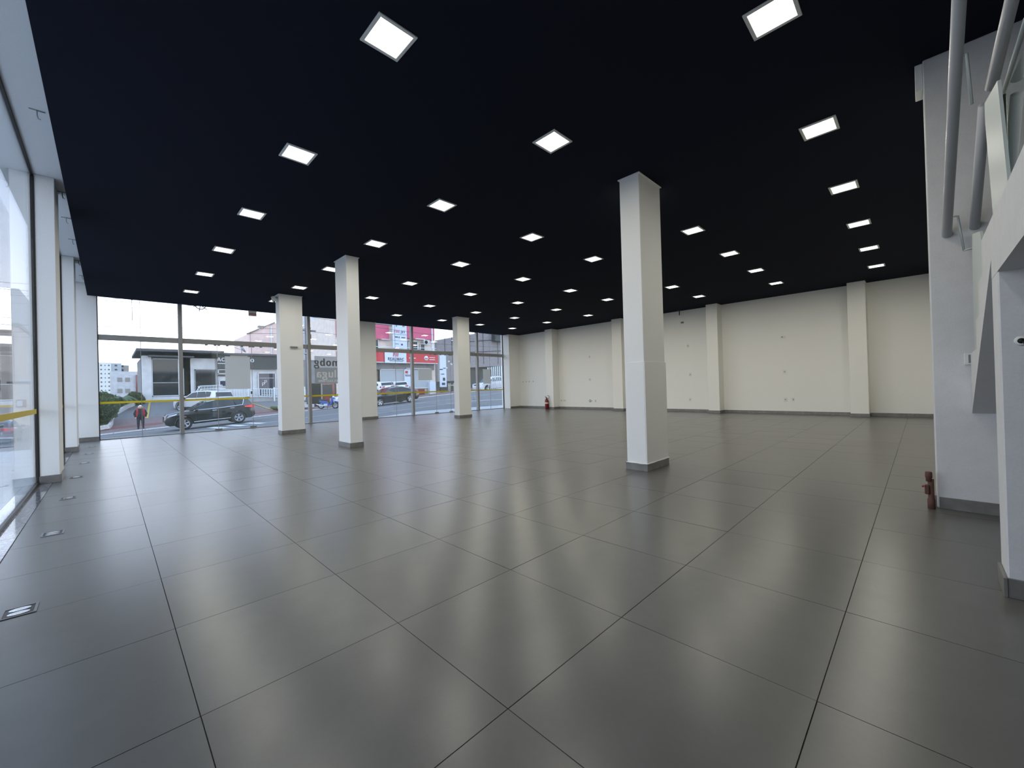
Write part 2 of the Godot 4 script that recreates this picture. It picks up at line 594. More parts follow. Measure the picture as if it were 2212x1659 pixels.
func build_columns():
	var big = column("tallest looking square white column with lower cladding, nearest the viewer", Vector3(5.07, 0, -2.89), Vector3(5.69, 4, -2.60))
	part(big, "lower_cladding", box(Vector3(0.012, 1.36, 0.25), 0.002), "column_paint", at(-0.315, 0.785, 0.018))
	part(big, "lower_cladding", box(Vector3(0.64, 1.36, 0.012), 0.002), "column_paint", at(0, 0.785, 0.15))
	# uneven mortar bead above the skirting
	var s = begin(true)
	for e in [[Vector3(-0.325, 0, 0.16), Vector3(0.325, 0, 0.16)], [Vector3(-0.325, 0, -0.15), Vector3(-0.325, 0, 0.16)]]:
		var pts = []
		var rr = []
		for k in 9:
			pts.append(e[0].lerp(e[1], k / 8.0) + Vector3(0, 0.102, 0))
			rr.append(0.006 + 0.006 * absf(sin(k * 2.3)))
		add_tube(s, pts, rr, 6)
	part(big, "mortar_bead", finish(s), "column_paint")
	column("slim square white column standing second from the left windows, deeper than wide", Vector3(3.535, 0, -8.93), Vector3(3.80, 4, -8.35))
	var c1 = column("white column with an emergency lamp on its face, near the left glass doors", Vector3(3.48, 0, -13.16), Vector3(4.09, 4, -12.81))
	column("white column standing just in front of the double glass door with pull handles", Vector3(9.79, 0, -13.15), Vector3(10.395, 4, -12.84))
	column("white column set between the panes of the street front", Vector3(7.26, 0, -16.30), Vector3(7.94, 4, -15.98))
	# emergency lamp fixed on the column face
	var el = thing("emergency_lamp", "small white emergency lamp on the column by the left glass doors", "lamp", Vector3(3.86, 2.49, -12.81))
	part(el, "back_plate", box(Vector3(0.30, 0.11, 0.012), 0.003), "white_plastic", at(0.03, 0, 0.007))
	part(el, "lens", box(Vector3(0.20, 0.05, 0.035), 0.012), "grey_plastic", at(-0.03, 0, 0.03))
	part(el, "cable", tube([Vector3(0.08, 0.0, 0.02), Vector3(0.11, -0.02, 0.025), Vector3(0.15, 0.0, 0.015)], 0.006, 6), "white_plastic")
	var sb = thing("security_camera", "grey security camera bracketed under the ceiling on the emergency lamp column", "camera", Vector3(3.48, 3.86, -12.95))
	part(sb, "bracket", box(Vector3(0.06, 0.05, 0.05), 0.004), "grey_plastic", at(-0.032, 0.05, 0))
	part(sb, "housing", box(Vector3(0.09, 0.15, 0.10), 0.012), "plate_paint", Transform3D(Basis(Vector3.BACK, 0.25), Vector3(-0.10, 0.0, 0)))
	part(sb, "lens", lathe([Vector2(0.0, 0.0), Vector2(0.025, 0.0), Vector2(0.025, 0.03), Vector2(0.0, 0.03)], 12), "black_plastic", at(-0.085, -0.10, 0))

# ------------------------------------------------------------------ street front
func pane(parent, x0, x1, y0, y1, z, film = true, frame_y = 0.0):
	var p = slab(parent, "pane", Vector3(x0 + 0.002, y0, z - 0.005), Vector3(x1 - 0.002, y1, z + 0.005), "window_glass", 0.0)
	return p

func build_facade():
	var z = -16.15
	var top = 4.33
	# bay: x0, x1, joints below, joints above, film from-to, mullion at the right end
	var bays = [
		[-0.18, 1.55, [0.69], [0.69], [[-0.18, 0.69], [0.69, 1.55]], true],
		[1.65, 5.29, [2.53, 3.50, 4.50], [3.47], [[1.65, 2.53], [2.53, 3.42], [4.6, 5.29]], true],
		[5.40, 7.26, [6.53], [6.53], [[5.40, 7.26]], false],
		[7.94, 9.66, [8.90], [8.90], [[7.94, 8.9], [8.9, 9.66]], true],
		[9.77, 13.46, [10.98, 11.82, 12.66], [11.6], [[9.77, 10.98], [10.98, 11.62], [12.8, 13.46]], true],
		[13.57, 15.38, [14.40], [14.40], [[13.57, 14.4], [14.4, 15.38]], false],
	]
	var labels = ["street front glazing with two tall panes beside the left corner", "street front glazing with clear glass door leaves behind the emergency lamp column", "narrow street front glazing carrying the mirrored rental banner", "street front glazing facing the red and white store", "street front glazing with the double door and pull handles", "street front glazing next to the long right wall"]
	for i in bays.size():
		var b = bays[i]
		var w = structure("window_%d" % (i + 1), labels[i])
		slab(w, "transom", Vector3(b[0], 2.80, z - 0.05), Vector3(b[1], 2.95, z + 0.05), "aluminium", 0.004)
		slab(w, "sill", Vector3(b[0], -0.02, z - 0.05), Vector3(b[1], 0.028, z + 0.04), "aluminium", 0.004)
		if b[5]:
			slab(w, "mullion", Vector3(b[1], 0.0, z - 0.06), Vector3(b[1] + 0.10, top, z + 0.10), "aluminium", 0.005)
		var e = [b[0]] + b[2] + [b[1]]
		for k in e.size() - 1:
			pane(w, e[k], e[k + 1], 0.03, 2.80, z)
		for jx in b[2]:
			slab(w, "joint_strip", Vector3(jx - 0.006, 0.03, z - 0.007), Vector3(jx + 0.006, 2.80, z + 0.009), "aluminium", 0.0)
		e = [b[0]] + b[3] + [b[1]]
		for k in e.size() - 1:
			pane(w, e[k], e[k + 1], 2.95, top, z)
		for jx in b[3]:
			slab(w, "joint_strip", Vector3(jx - 0.004, 2.95, z - 0.007), Vector3(jx + 0.004, top, z + 0.009), "aluminium", 0.0)
		for f in b[4]:
			slab(w, "safety_stripe", Vector3(f[0] + 0.004, 1.005, z + 0.0055), Vector3(f[1] - 0.004, 1.062, z + 0.0075), "safety_film", 0.0)
		if i == 0:
			slab(w, "jamb", Vector3(-0.21, 0.0, z - 0.05), Vector3(-0.18, top, z + 0.03), "dark_aluminium", 0.003)
		if i == 5:
			slab(w, "jamb", Vector3(15.36, 0.0, z - 0.05), Vector3(15.385, top, z + 0.03), "dark_aluminium", 0.003)
		if i == 1 or i == 4:
			var fx = b[2]
			for k in fx.size():
				for dx in [-0.28, -0.05, 0.05, 0.28]:
					slab(w, "patch_fitting", Vector3(fx[k] + dx - 0.035, 2.765, z - 0.015), Vector3(fx[k] + dx + 0.035, 2.80, z + 0.02), "aluminium", 0.003)
				slab(w, "patch_fitting", Vector3(fx[k] - 0.10, 0.03, z - 0.015), Vector3(fx[k] + 0.10, 0.075, z + 0.02), "steel", 0.004)
	# H-shaped pull handles
	var dw = get_node("window_5")
	for hx in [11.65, 11.97]:
		var s = begin(true)
		add_tube(s, [Vector3(hx, 0.92, z + 0.06), Vector3(hx, 1.42, z + 0.06)], 0.016, 8)
		add_tube(s, [Vector3(hx + 0.09, 0.92, z + 0.06), Vector3(hx + 0.09, 1.42, z + 0.06)], 0.016, 8)
		for yy in [1.05, 1.30]:
			add_tube(s, [Vector3(hx, yy, z + 0.06), Vector3(hx + 0.09, yy, z + 0.06)], 0.012, 8)
			add_tube(s, [Vector3(hx + 0.045, yy, z), Vector3(hx + 0.045, yy, z + 0.06)], 0.010, 8)
		part(dw, "pull_handle", finish(s), "rail_white", Transform3D.IDENTITY, "white H-shaped pull handle")
	part(dw, "door_lock", box(Vector3(0.10, 0.09, 0.05), 0.006), "steel", at(11.84, 1.10, z + 0.01))
	# papers on the glass
	var p1 = thing("poster", "tall blank grey poster back on the left glass door", "poster", Vector3(3.08, 1.36, z + 0.012))
	part(p1, "sheet", box(Vector3(0.71, 1.08, 0.004), 0.0), "paper_grey", at(0.01, 0.53, 0))
	part(p1, "hanging_strip", box(Vector3(0.50, 0.025, 0.006), 0.002), "label_white", at(0.05, 1.09, 0))
	var p2 = thing("banner", "two-tone grey rental banner with mirrored letters on the glass", "banner", Vector3(6.02, 1.49, z + 0.012))
	part(p2, "upper_sheet", box(Vector3(1.04, 0.44, 0.004), 0.0), "banner_light", at(0.04, 0.83, 0))
	part(p2, "lower_sheet", box(Vector3(1.04, 0.61, 0.004), 0.0), "banner_dark", at(0.04, 0.305, 0))
	var flip = Basis(Vector3.UP, PI)
	lettering(p2, "letters", "imobg", 0.27, Vector3(0.06, 0.80, 0.004), flip, "banner_ink", 0.004)
	lettering(p2, "letters", "aluga", 0.27, Vector3(0.06, 0.36, 0.004), flip, "banner_letter", 0.004)
	lettering(p2, "letters", "(47) 3323 0000", 0.085, Vector3(0.04, 0.10, 0.004), flip, "banner_letter", 0.004)
	var p3 = thing("poster", "blank grey landscape poster back beside the double door", "poster", Vector3(10.39, 1.60, z + 0.012))
	part(p3, "sheet", box(Vector3(0.73, 0.51, 0.004), 0.0), "paper_grey", at(0, 0.255, 0))
	part(p3, "border", box(Vector3(0.76, 0.02, 0.006), 0.0), "label_white", at(0, -0.005, 0))
	var p4 = thing("poster", "blank grey portrait poster back in the pane next to the right wall", "poster", Vector3(14.17, 1.36, z + 0.012))
	part(p4, "sheet", box(Vector3(0.53, 0.75, 0.004), 0.0), "paper_grey", at(0, 0.375, 0))
	part(p4, "border", box(Vector3(0.56, 0.02, 0.006), 0.0), "label_white", at(0, 0.755, 0))
	# ring emblem on the glass, half hidden by the ceiling
	var em = thing("emblem", "dark grey wheel-shaped emblem on the upper glass at the ceiling edge", "emblem", Vector3(2.12, 4.05, z + 0.02))
	var ring = []
	for k in 25:
		ring.append(Vector3(cos(TAU * k / 24) * 0.135, sin(TAU * k / 24) * 0.135, 0))
	part(em, "ring", tube(ring, 0.014, 6), "grey_plastic")
	for k in 6:
		var an = TAU * (k + 0.35) / 6
		part(em, "spoke", tube([Vector3.ZERO, Vector3(cos(an) * 0.21, sin(an) * 0.21, 0)], 0.011, 6), "grey_plastic")
	# exit sign hung from the ceiling
	var ex = thing("exit_sign", "small hanging exit sign with red letters at the street front", "sign", Vector3(3.52, 3.80, -16.0))
	part(ex, "panel", box(Vector3(0.235, 0.13, 0.008), 0.002), "label_white", at(0, 0.08, 0))
	part(ex, "casing", box(Vector3(0.24, 0.05, 0.05), 0.004), "white_plastic", at(0, 0.172, 0))
	lettering(ex, "letters", "SAÍDA", 0.062, Vector3(0, 0.085, 0.006), Basis.IDENTITY, "red_text", 0.003)
	var rod = thing("hanging_rod", "thin dark rod hanging from the ceiling at the left glass", "rod", Vector3(0.52, 3.39, -16.08))
	part(rod, "wire", tube([Vector3(0, 0, 0), Vector3(0, 0.61, 0)], 0.006, 6), "wire_dark")
	part(rod, "ceiling_cup", lathe([Vector2(0, 0.595), Vector2(0.018, 0.6), Vector2(0.022, 0.612), Vector2(0, 0.612)], 10), "wire_dark")

# ------------------------------------------------------------------ left windows
func build_left_windows():
	var wl = structure("wall_left", "row of light grey painted posts between the left windows")
	for p in [[-3.0, -3.5], [-8.67, -9.32], [-13.25, -13.85]]:
		slab(wl, "post", Vector3(-0.76, 0, p[1]), Vector3(-0.505, 4.34, p[0]), "plaster", 0.006)
		slab(wl, "skirting_tile", Vector3(-0.70, 0.0015, p[0]), Vector3(-0.49, 0.11, p[0] + 0.013), "skirting_tile", 0.0012)
		slab(wl, "skirting_tile", Vector3(-0.505, 0.0015, p[1]), Vector3(-0.49, 0.11, p[0]), "skirting_tile", 0.0012)
	slab(wl, "corner_post", Vector3(-0.76, 0, -16.5), Vector3(-0.20, 4.34, -16.05), "plaster", 0.006)
	slab(wl, "skirting_tile", Vector3(-0.70, 0.0015, -16.05), Vector3(-0.195, 0.11, -16.037), "skirting_tile", 0.0012)
	slab(wl, "plinth", Vector3(-0.95, -0.3, -16.5), Vector3(-0.72, 0.0, 4.2), "plaster", 0.0)
	var n = 7
	slab(wl, "wall_panel", Vector3(-0.95, 0.0, -0.8), Vector3(-0.70, 4.34, 4.1), "wall_paint", 0.0)
	var names = ["short left side window bay beside the viewpoint, out of the frame", "tall left side window bay at the left edge with yellow stripe", "second tall left side window bay between two posts", "last narrow left side window bay beside the street corner"]
	var bays = [[-0.8, -3.0], [-3.5, -8.67], [-9.32, -13.25], [-13.85, -16.05]]
	for i in 4:
		var b = bays[i]
		var w = structure("window_%d" % (n + i), names[i])
		slab(w, "bottom_rail", Vector3(-0.735, 0.0, b[1]), Vector3(-0.70, 0.035, b[0]), "dark_aluminium", 0.003)
		slab(w, "top_rail", Vector3(-0.735, 4.31, b[1]), Vector3(-0.70, 4.34, b[0]), "dark_aluminium", 0.003)
		slab(w, "jamb", Vector3(-0.735, 0.035, b[1]), Vector3(-0.695, 4.31, b[1] + 0.012), "dark_aluminium", 0.003)
		slab(w, "jamb", Vector3(-0.735, 0.035, b[0] - 0.012), Vector3(-0.695, 4.31, b[0]), "dark_aluminium", 0.003)
		var mid = (b[0] + b[1]) * 0.5
		for zz in [[b[0] - 0.012, mid], [mid, b[1] + 0.012]]:
			slab(w, "pane", Vector3(-0.723, 0.035, zz[1] + 0.002), Vector3(-0.713, 4.31, zz[0] - 0.002), "window_glass", 0.0)
		slab(w, "safety_stripe", Vector3(-0.7125, 0.985, b[1] + 0.04), Vector3(-0.7105, 1.05, b[0] - 0.04), "safety_film", 0.0)
	# wire hooks under the soffit
	var k = 0
	for h in [[-0.507, -6.73], [-0.455, -9.17], [-0.478, -10.44], [-0.46, -11.80], [-0.44, -13.55], [-0.435, -15.14]]:
		var o = thing("ceiling_hook", "grey wire hook under the soffit along the left windows, %s from the viewer" % ORD[k], "hook", Vector3(h[0], 4.34, h[1]), "wire hooks along the left windows")
		part(o, "shank", tube([Vector3(0, 0, 0), Vector3(0, -0.06, 0), Vector3(0.01, -0.10, 0.012), Vector3(0.025, -0.105, 0.02)], 0.006, 6), "hook_wire")
		part(o, "cross_bar", tube([Vector3(-0.06, -0.006, 0), Vector3(0.06, -0.006, 0)], 0.006, 6), "hook_wire")
		k += 1

# ------------------------------------------------------------------ ceiling lights
func build_lights():
	var fr = begin()
	var o = 0.165
	var i = 0.138
	for sg in [-1.0, 1.0]:
		add_box(fr, Vector3(sg * (o + i) * 0.5, -0.006, 0), Vector3(o - i, 0.012, 2 * o), 0.002)
		add_box(fr, Vector3(0, -0.006, sg * (o + i) * 0.5), Vector3(2 * i, 0.012, o - i), 0.002)
	var frame = finish(fr)
	# diffuser with rounded corners
	var poly = []
	for c in [[1, 1, 0], [-1, 1, 1], [-1, -1, 2], [1, -1, 3]]:
		for k in 4:
			var a = (c[2] + k / 3.0) * PI / 2
			poly.append(Vector2(c[0] * (i - 0.012) + cos(a) * 0.014, c[1] * (i - 0.012) + sin(a) * 0.014))
	var dif = prism(poly, -0.001, 0.004, Transform3D(Basis(Vector3.RIGHT, PI / 2), Vector3.ZERO))
	for r in 7:
		for c in 7:
			var x = 1.636 + 2.0485 * c
			var z = -13.909 + 2.1936 * r
			var label = "square ceiling light, %s from street front, %s line from left windows" % [ORD[r], ORD[c]]
			var t = thing("ceiling_light", label, "light", Vector3(x, 4.0, z), "square ceiling panel lights")
			part(t, "frame", frame, "panel_frame")
			part(t, "diffuser", dif, "panel_glow", at(0, -0.004, 0))
			var l = AreaLight3D.new()
			l.name = "panel_lamp"
			l.area_size = Vector2(0.27, 0.27)
			l.light_energy = 1.18
			l.light_color = Color(1.0, 0.985, 0.93)
			l.area_range = 40.0
			l.area_attenuation = 2.0
			l.shadow_enabled = true
			t.add_child(l)
			l.transform = Transform3D(Basis(Vector3.RIGHT, -PI / 2), Vector3(0, -0.014, 0))

# ------------------------------------------------------------------ stairs
func build_stairs():
	var t = thing("staircase", "light grey plastered concrete stairs and landing at the right edge", "stairs", Vector3(3.36, 0, 0.295))
	var dx = -3.36
	var prof = [Vector2(1.9, 2.05), Vector2(1.9, 1.72), Vector2(3.60, 1.72), Vector2(3.60, 1.83), Vector2(5.215, 0.846), Vector2(5.215, 1.155), Vector2(5.16, 1.155), Vector2(5.155, 1.345), Vector2(4.88, 1.365), Vector2(4.61, 1.365), Vector2(4.605, 1.58), Vector2(4.37, 1.59), Vector2(4.375, 1.82), Vector2(4.06, 1.825), Vector2(4.055, 2.05)]
	var poly = []
	for p in prof:
		poly.append(Vector2(p.x + dx, p.y))
	part(t, "flight", prism(poly, 0.0, 1.05), "stair_plaster")
	for st in [[4.06, 4.375, 1.822], [4.37, 4.607, 1.584], [4.61, 5.155, 1.362]]:
		part(t, "tread", box(Vector3(st[1] - st[0] + 0.02, 0.018, 1.03), 0.003), "skirting_tile", at((st[0] + st[1]) * 0.5 + dx - 0.005, st[2], 0.54))
	part(t, "pillar", box(Vector3(0.25, 1.73, 0.95), 0.006), "stair_plaster", at(0.125, 0.865, 0.476))
	part(t, "skirting_tile", box(Vector3(0.014, 0.1, 0.97), 0.0012), "skirting_tile", at(-0.008, 0.0505, 0.477))
	part(t, "skirting_tile", box(Vector3(0.27, 0.1, 0.014), 0.0012), "skirting_tile", at(0.115, 0.0505, -0.008))
	# upper flight going on above and behind the viewpoint
	var up = []
	for k in 9:
		up.append(Vector2(1.9 - 0.2 * k + dx, 2.05 + 0.21 * k))
		up.append(Vector2(1.9 - 0.2 * k + dx, 2.26 + 0.21 * k))
	up.append(Vector2(0.1 + dx, 3.98))
	up.append(Vector2(0.1 + dx, 3.60))
	up.append(Vector2(1.9 + dx, 1.72))
	part(t, "upper_flight", prism(up, 0.0, 1.05), "stair_plaster")
	# rails
	var r1 = thing("stair_rail", "thick grey round tube sloping from the stair wall to the ceiling, left one", "rail", Vector3(5.22, 2.40, 0.184))
	part(r1, "tube", tube([Vector3(0, 0, 0), Vector3(-1.765, 0.905, 0.016), Vector3(-3.11, 1.598, 0.028)], 0.031, 18), "tube_paint")
	part(r1, "bracket", tube([Vector3(-0.15, 0.115, 0.02), Vector3(-0.17, 0.10, 0.06), Vector3(-0.20, -0.20, 0.085)], 0.008, 6), "plate_paint")
	part(r1, "bracket", tube([Vector3(-0.20, -0.20, 0.085), Vector3(-0.20, -0.19, 0.165)], 0.008, 6), "plate_paint")
	part(r1, "bracket", tube([Vector3(-1.45, 0.745, 0.015), Vector3(-1.47, 0.735, 0.055), Vector3(-1.45, 0.43, 0.07)], 0.009, 6), "plate_paint")
	var r2 = thing("stair_rail", "thick grey round tube above the stairs with flat steel plates, right one", "rail", Vector3(5.22, 2.40, 0.345))
	part(r2, "tube", tube([Vector3(0, 0.02, 0.0), Vector3(-0.80, 0.68, 0.012)], 0.031, 18), "tube_paint")
	part(r2, "tube", tube([Vector3(-0.98, 0.70, 0.03), Vector3(-1.53, 0.945, 0.075), Vector3(-2.95, 1.578, 0.19)], 0.031, 18), "tube_paint")
	var pa = [Vector2(4.45, 3.10), Vector2(3.80, 2.93), Vector2(3.73, 2.743), Vector2(3.543, 2.0), Vector2(4.13, 2.0), Vector2(4.20, 2.22), Vector2(4.45, 2.96)]
	var qa = []
	for p in pa:
		qa.append(Vector2(p.x * 0.8333 - 5.22, maxf(2.05, 1.182 + (p.y - 1.182) * 0.8333) - 2.40))
	part(r2, "side_plate", prism(qa, -0.045, -0.033), "plate_paint")
	var pb = [Vector2(4.745, 2.258), Vector2(4.2, 2.145), Vector2(4.12, 2.056), Vector2(4.12, 1.79), Vector2(4.15, 1.575), Vector2(4.63, 1.36), Vector2(4.85, 1.36), Vector2(4.815, 2.079)]
	var qb = []
	for p in pb:
		qb.append(Vector2(p.x - 5.22, p.y - 2.40))
	part(r2, "side_plate", prism(qb, -0.045, -0.033), "plate_paint")
	part(r2, "cover_bar", tube([Vector3(-0.86, 0.66, 0.085), Vector3(-1.80, 0.63, 0.085)], 0.012, 6), "plate_paint")
	var gp = thing("glass_guard", "greenish glass guard panel behind the stair rail at the right edge", "glass panel", Vector3(3.3, 2.05, 0.43))
	part(gp, "pane", prism([Vector2(0.93, 0.0), Vector2(0.95, 0.98), Vector2(-0.6, 0.75), Vector2(-0.6, 0.0)], 0.0, 0.01), "green_glass")
	part(gp, "edge_strip", tube([Vector3(0.93, 0.0, 0.0), Vector3(0.95, 0.98, 0.0)], 0.009, 6), "dark_aluminium")
	# marks on the near pillar and wall
	var sk = thing("socket_hole", "torn open socket hole in the near stair pillar", "socket", Vector3(3.36, 1.346, 0.368))
	part(sk, "rim", lathe([Vector2(0.014, 0.0), Vector2(0.024, 0.0), Vector2(0.026, 0.003), Vector2(0.014, 0.003)], 14, Transform3D(Basis(Vector3.BACK, PI / 2), Vector3(0, 0, 0))), "plaster")
	part(sk, "cavity", lathe([Vector2(0.0, 0.0), Vector2(0.014, 0.0), Vector2(0.014, 0.002), Vector2(0.0, 0.002)], 14, Transform3D(Basis(Vector3.BACK, PI / 2), Vector3(0, 0, 0))), "dark_void")
	part(sk, "wire_stub", tube([Vector3(-0.002, 0.0, 0), Vector3(-0.02, -0.01, 0.005), Vector3(-0.015, -0.022, 0.01)], 0.003, 6), "black_plastic")
	var sw = thing("wall_switch", "white switch box low beside the stair flight on the wall", "switch", Vector3(5.22, 1.31, 0.288))
	part(sw, "plate", box(Vector3(0.014, 0.10, 0.055), 0.003), "white_plastic", at(-0.007, 0, 0))
	part(sw, "rocker", box(Vector3(0.006, 0.07, 0.024), 0.002), "grey_plastic", at(-0.016, 0, 0.008))
	# rusty standpipe
	var pp = thing("pipe_stub", "rusty brown pipe stub with red tap at the wall end by the stairs", "pipe", Vector3(5.16, 0.0, 0.035))
	part(pp, "pipe", lathe([Vector2(0.0, 0.0), Vector2(0.026, 0.0), Vector2(0.026, 0.08), Vector2(0.021, 0.09), Vector2(0.021, 0.26), Vector2(0.0, 0.26)], 14), "rust")
	part(pp, "end_cap", lathe([Vector2(0.0, 0.24), Vector2(0.02, 0.24), Vector2(0.02, 0.27), Vector2(0.024, 0.275), Vector2(0.024, 0.318), Vector2(0.02, 0.325), Vector2(0.0, 0.325)], 14), "rust", at(-0.01, 0, -0.012))
	part(pp, "valve", box(Vector3(0.03, 0.085, 0.03), 0.006), "rust", at(-0.025, 0.17, -0.025))
	part(pp, "tap", box(Vector3(0.045, 0.014, 0.016), 0.004), "red_paint", at(-0.045, 0.20, -0.05), "red tap lever")

# ------------------------------------------------------------------ wall plates
func wall_plate(called, label, category, y, z, kind):
	var t = thing(called, label, category, Vector3(16.2, y, z), "plates on the long right wall")
	if kind == "blank":
		part(t, "plate", box(Vector3(0.014, 0.12, 0.075), 0.003), "white_plastic", at(-0.007, 0, 0))
		part(t, "slot", box(Vector3(0.004, 0.05, 0.022), 0.001), "grey_plastic", at(-0.0155, 0, 0.012))
	elif kind == "socket":
		part(t, "plate", box(Vector3(0.014, 0.13, 0.085), 0.003), "white_plastic", at(-0.007, 0, 0))
		part(t, "socket", box(Vector3(0.005, 0.03, 0.034), 0.002), "grey_plastic", at(-0.016, 0, 0))
	elif kind == "wide":
		part(t, "plate", box(Vector3(0.016, 0.085, 0.14), 0.003), "white_plastic", at(-0.008, 0, 0))
		part(t, "socket", box(Vector3(0.005, 0.035, 0.04), 0.002), "grey_plastic", at(-0.0175, 0, -0.02))
	elif kind == "round":
		part(t, "ring", lathe([Vector2(0.04, 0.0), Vector2(0.062, 0.0), Vector2(0.062, 0.012), Vector2(0.04, 0.012)], 18, Transform3D(Basis(Vector3.BACK, PI / 2), Vector3.ZERO)), "grey_plastic")
		part(t, "stem", box(Vector3(0.008, 0.012, 0.09), 0.002), "grey_plastic", at(-0.005, 0, 0.10))
	return t

func build_wall_items():
	wall_plate("wall_plate", "small high white plate on the wall left of the big column", "plate", 2.48, -11.07, "blank")
	wall_plate("wall_plate", "small mid-height socket plate on the wall left of the big column", "socket", 1.405, -11.08, "socket")
	wall_plate("wall_plate", "low socket right beside the first pilaster from the corner", "socket", 0.407, -12.80, "wide")
	wall_plate("wall_plate", "second low socket from the first pilaster, just right of another", "socket", 0.408, -12.60, "wide")
	wall_plate("wall_plate", "low round outlet ring with a stem on the wall left of the big column", "outlet", 0.395, -11.09, "round")
	wall_plate("wall_plate", "low blank plate beside the round outlet ring", "plate", 0.396, -10.80, "blank")
	wall_plate("wall_plate", "high socket plate between the big column and the third pilaster", "socket", 2.59, -6.445, "socket")
	wall_plate("wall_plate", "mid-height socket plate between the big column and the third pilaster", "socket", 1.458, -6.39, "socket")
	wall_plate("wall_plate", "low socket plate between the big column and the third pilaster", "socket", 0.477, -6.42, "socket")
	wall_plate("wall_plate", "high white plate in the widest wall field at the right", "plate", 2.60, -3.27, "wide")
	wall_plate("wall_plate", "mid-height plate in the widest wall field at the right", "plate", 1.426, -3.25, "socket")
	wall_plate("wall_plate", "low socket plate in the widest wall field at the right", "socket", 0.488, -3.25, "socket")
	wall_plate("wall_plate", "low blank plate right of the socket in the widest wall field", "plate", 0.489, -3.04, "blank")
	for k in 4:
		var h = thing("wall_hook", "tiny wall hook near the far corner, %s from the corner" % ORD[k], "hook", Vector3(16.2, 1.42, [-15.45, -15.2, -14.98, -14.7][k]), "tiny wall hooks near the far corner")
		part(h, "plate", box(Vector3(0.008, 0.05, 0.03), 0.002), "grey_plastic", at(-0.004, 0, 0))
		part(h, "prong", tube([Vector3(-0.006, -0.01, 0), Vector3(-0.03, -0.015, 0), Vector3(-0.035, 0.01, 0)], 0.005, 6), "grey_plastic")
	var v = thing("wall_vent", "small grey oval vent high on the wall right of the big column", "vent", Vector3(16.2, 3.53, -6.64))
	part(v, "cover", lathe([Vector2(0.0, 0.0), Vector2(0.07, 0.0), Vector2(0.06, 0.02), Vector2(0.0, 0.022)], 18, Transform3D(Basis(Vector3.BACK, PI / 2).scaled(Vector3(1, 0.55, 1)), Vector3.ZERO)), "grey_plastic")
	part(v, "slot", box(Vector3(0.004, 0.012, 0.07), 0.001), "black_plastic", at(-0.022, 0, 0))
	var sn = thing("motion_sensor", "dark stick sensor hanging from the ceiling right of the big column", "sensor", Vector3(15.9, 4.0, -6.62))
	part(sn, "base", lathe([Vector2(0.0, -0.03), Vector2(0.04, -0.028), Vector2(0.06, 0.0), Vector2(0.0, 0.0)], 14), "black_plastic")
	part(sn, "stem", tube([Vector3(0, -0.02, 0), Vector3(0, -0.21, 0)], 0.018, 10), "black_plastic")
	# fire extinguisher
	var f = thing("fire_extinguisher", "red fire extinguisher standing by the first pilaster on the right wall", "extinguisher", Vector3(15.60, 0.0, -13.28))
	part(f, "cylinder", lathe([Vector2(0.0, 0.02), Vector2(0.085, 0.02), Vector2(0.09, 0.03), Vector2(0.09, 0.43), Vector2(0.075, 0.475), Vector2(0.035, 0.51), Vector2(0.025, 0.54), Vector2(0.0, 0.54)], 22), "extinguisher_red")
	part(f, "foot_ring", lathe([Vector2(0.0, 0.0), Vector2(0.086, 0.0), Vector2(0.086, 0.022), Vector2(0.0, 0.022)], 22), "black_plastic")
	part(f, "label", lathe([Vector2(0.0905, 0.27), Vector2(0.0912, 0.272), Vector2(0.0912, 0.328), Vector2(0.0905, 0.33)], 22), "label_white")
	part(f, "valve", box(Vector3(0.05, 0.05, 0.05), 0.008), "black_plastic", at(0, 0.56, 0))
	part(f, "handle", tube([Vector3(0, 0.585, 0), Vector3(-0.06, 0.63, -0.02), Vector3(-0.10, 0.61, -0.03)], 0.011, 8), "black_plastic")
	part(f, "lever", tube([Vector3(0, 0.57, 0), Vector3(-0.09, 0.56, -0.03)], 0.009, 8), "black_plastic")
	var hose = []
	for k in 13:
		var a = -0.4 + 4.2 * k / 12.0
		hose.append(Vector3(0.02 + 0.03 * sin(a), 0.60 + 0.075 * cos(a), 0.06 + 0.065 * sin(a)))
	part(f, "hose", tube(hose, 0.012, 8), "black_plastic")
	part(f, "nozzle", tube([Vector3(0.0, 0.40, 0.125), Vector3(0.0, 0.10, 0.13)], [0.011, 0.018], 8), "black_plastic")

# ------------------------------------------------------------------ floor boxes
func build_small_items():
	var k = 0
	for p in [[-0.372, -3.58], [-0.366, -5.41], [-0.36, -7.17], [-0.36, -8.96], [-0.33, -10.78], [-0.31, -12.46], [-0.30, -14.18]]:
		var t = thing("floor_box", "sunken metal floor outlet box along the left windows, %s from the viewer" % ORD[k], "floor box", Vector3(p[0], 0.0, p[1]), "floor outlet boxes along the left windows")
		var s = begin()
		for sg in [-1.0, 1.0]:
			add_box(s, Vector3(sg * 0.062, 0.0025, 0), Vector3(0.012, 0.004, 0.15), 0.001)
			add_box(s, Vector3(0, 0.0025, sg * 0.069), Vector3(0.112, 0.004, 0.012), 0.001)
		part(t, "frame", finish(s), "grey_plastic")
		part(t, "lid", box(Vector3(0.110, 0.002, 0.124), 0.0005), "dark_aluminium", at(0, 0.0012, 0))
		for dz in [-0.029, 0.029]:
			var oval = []
			for a in 18:
				oval.append(Vector2(cos(TAU * a / 18) * 0.042, sin(TAU * a / 18) * 0.024))
			part(t, "flap", prism(oval, 0.0, 0.003, Transform3D(Basis(Vector3.RIGHT, PI / 2), Vector3(0, 0.0045, dz))), "chrome")
		k += 1

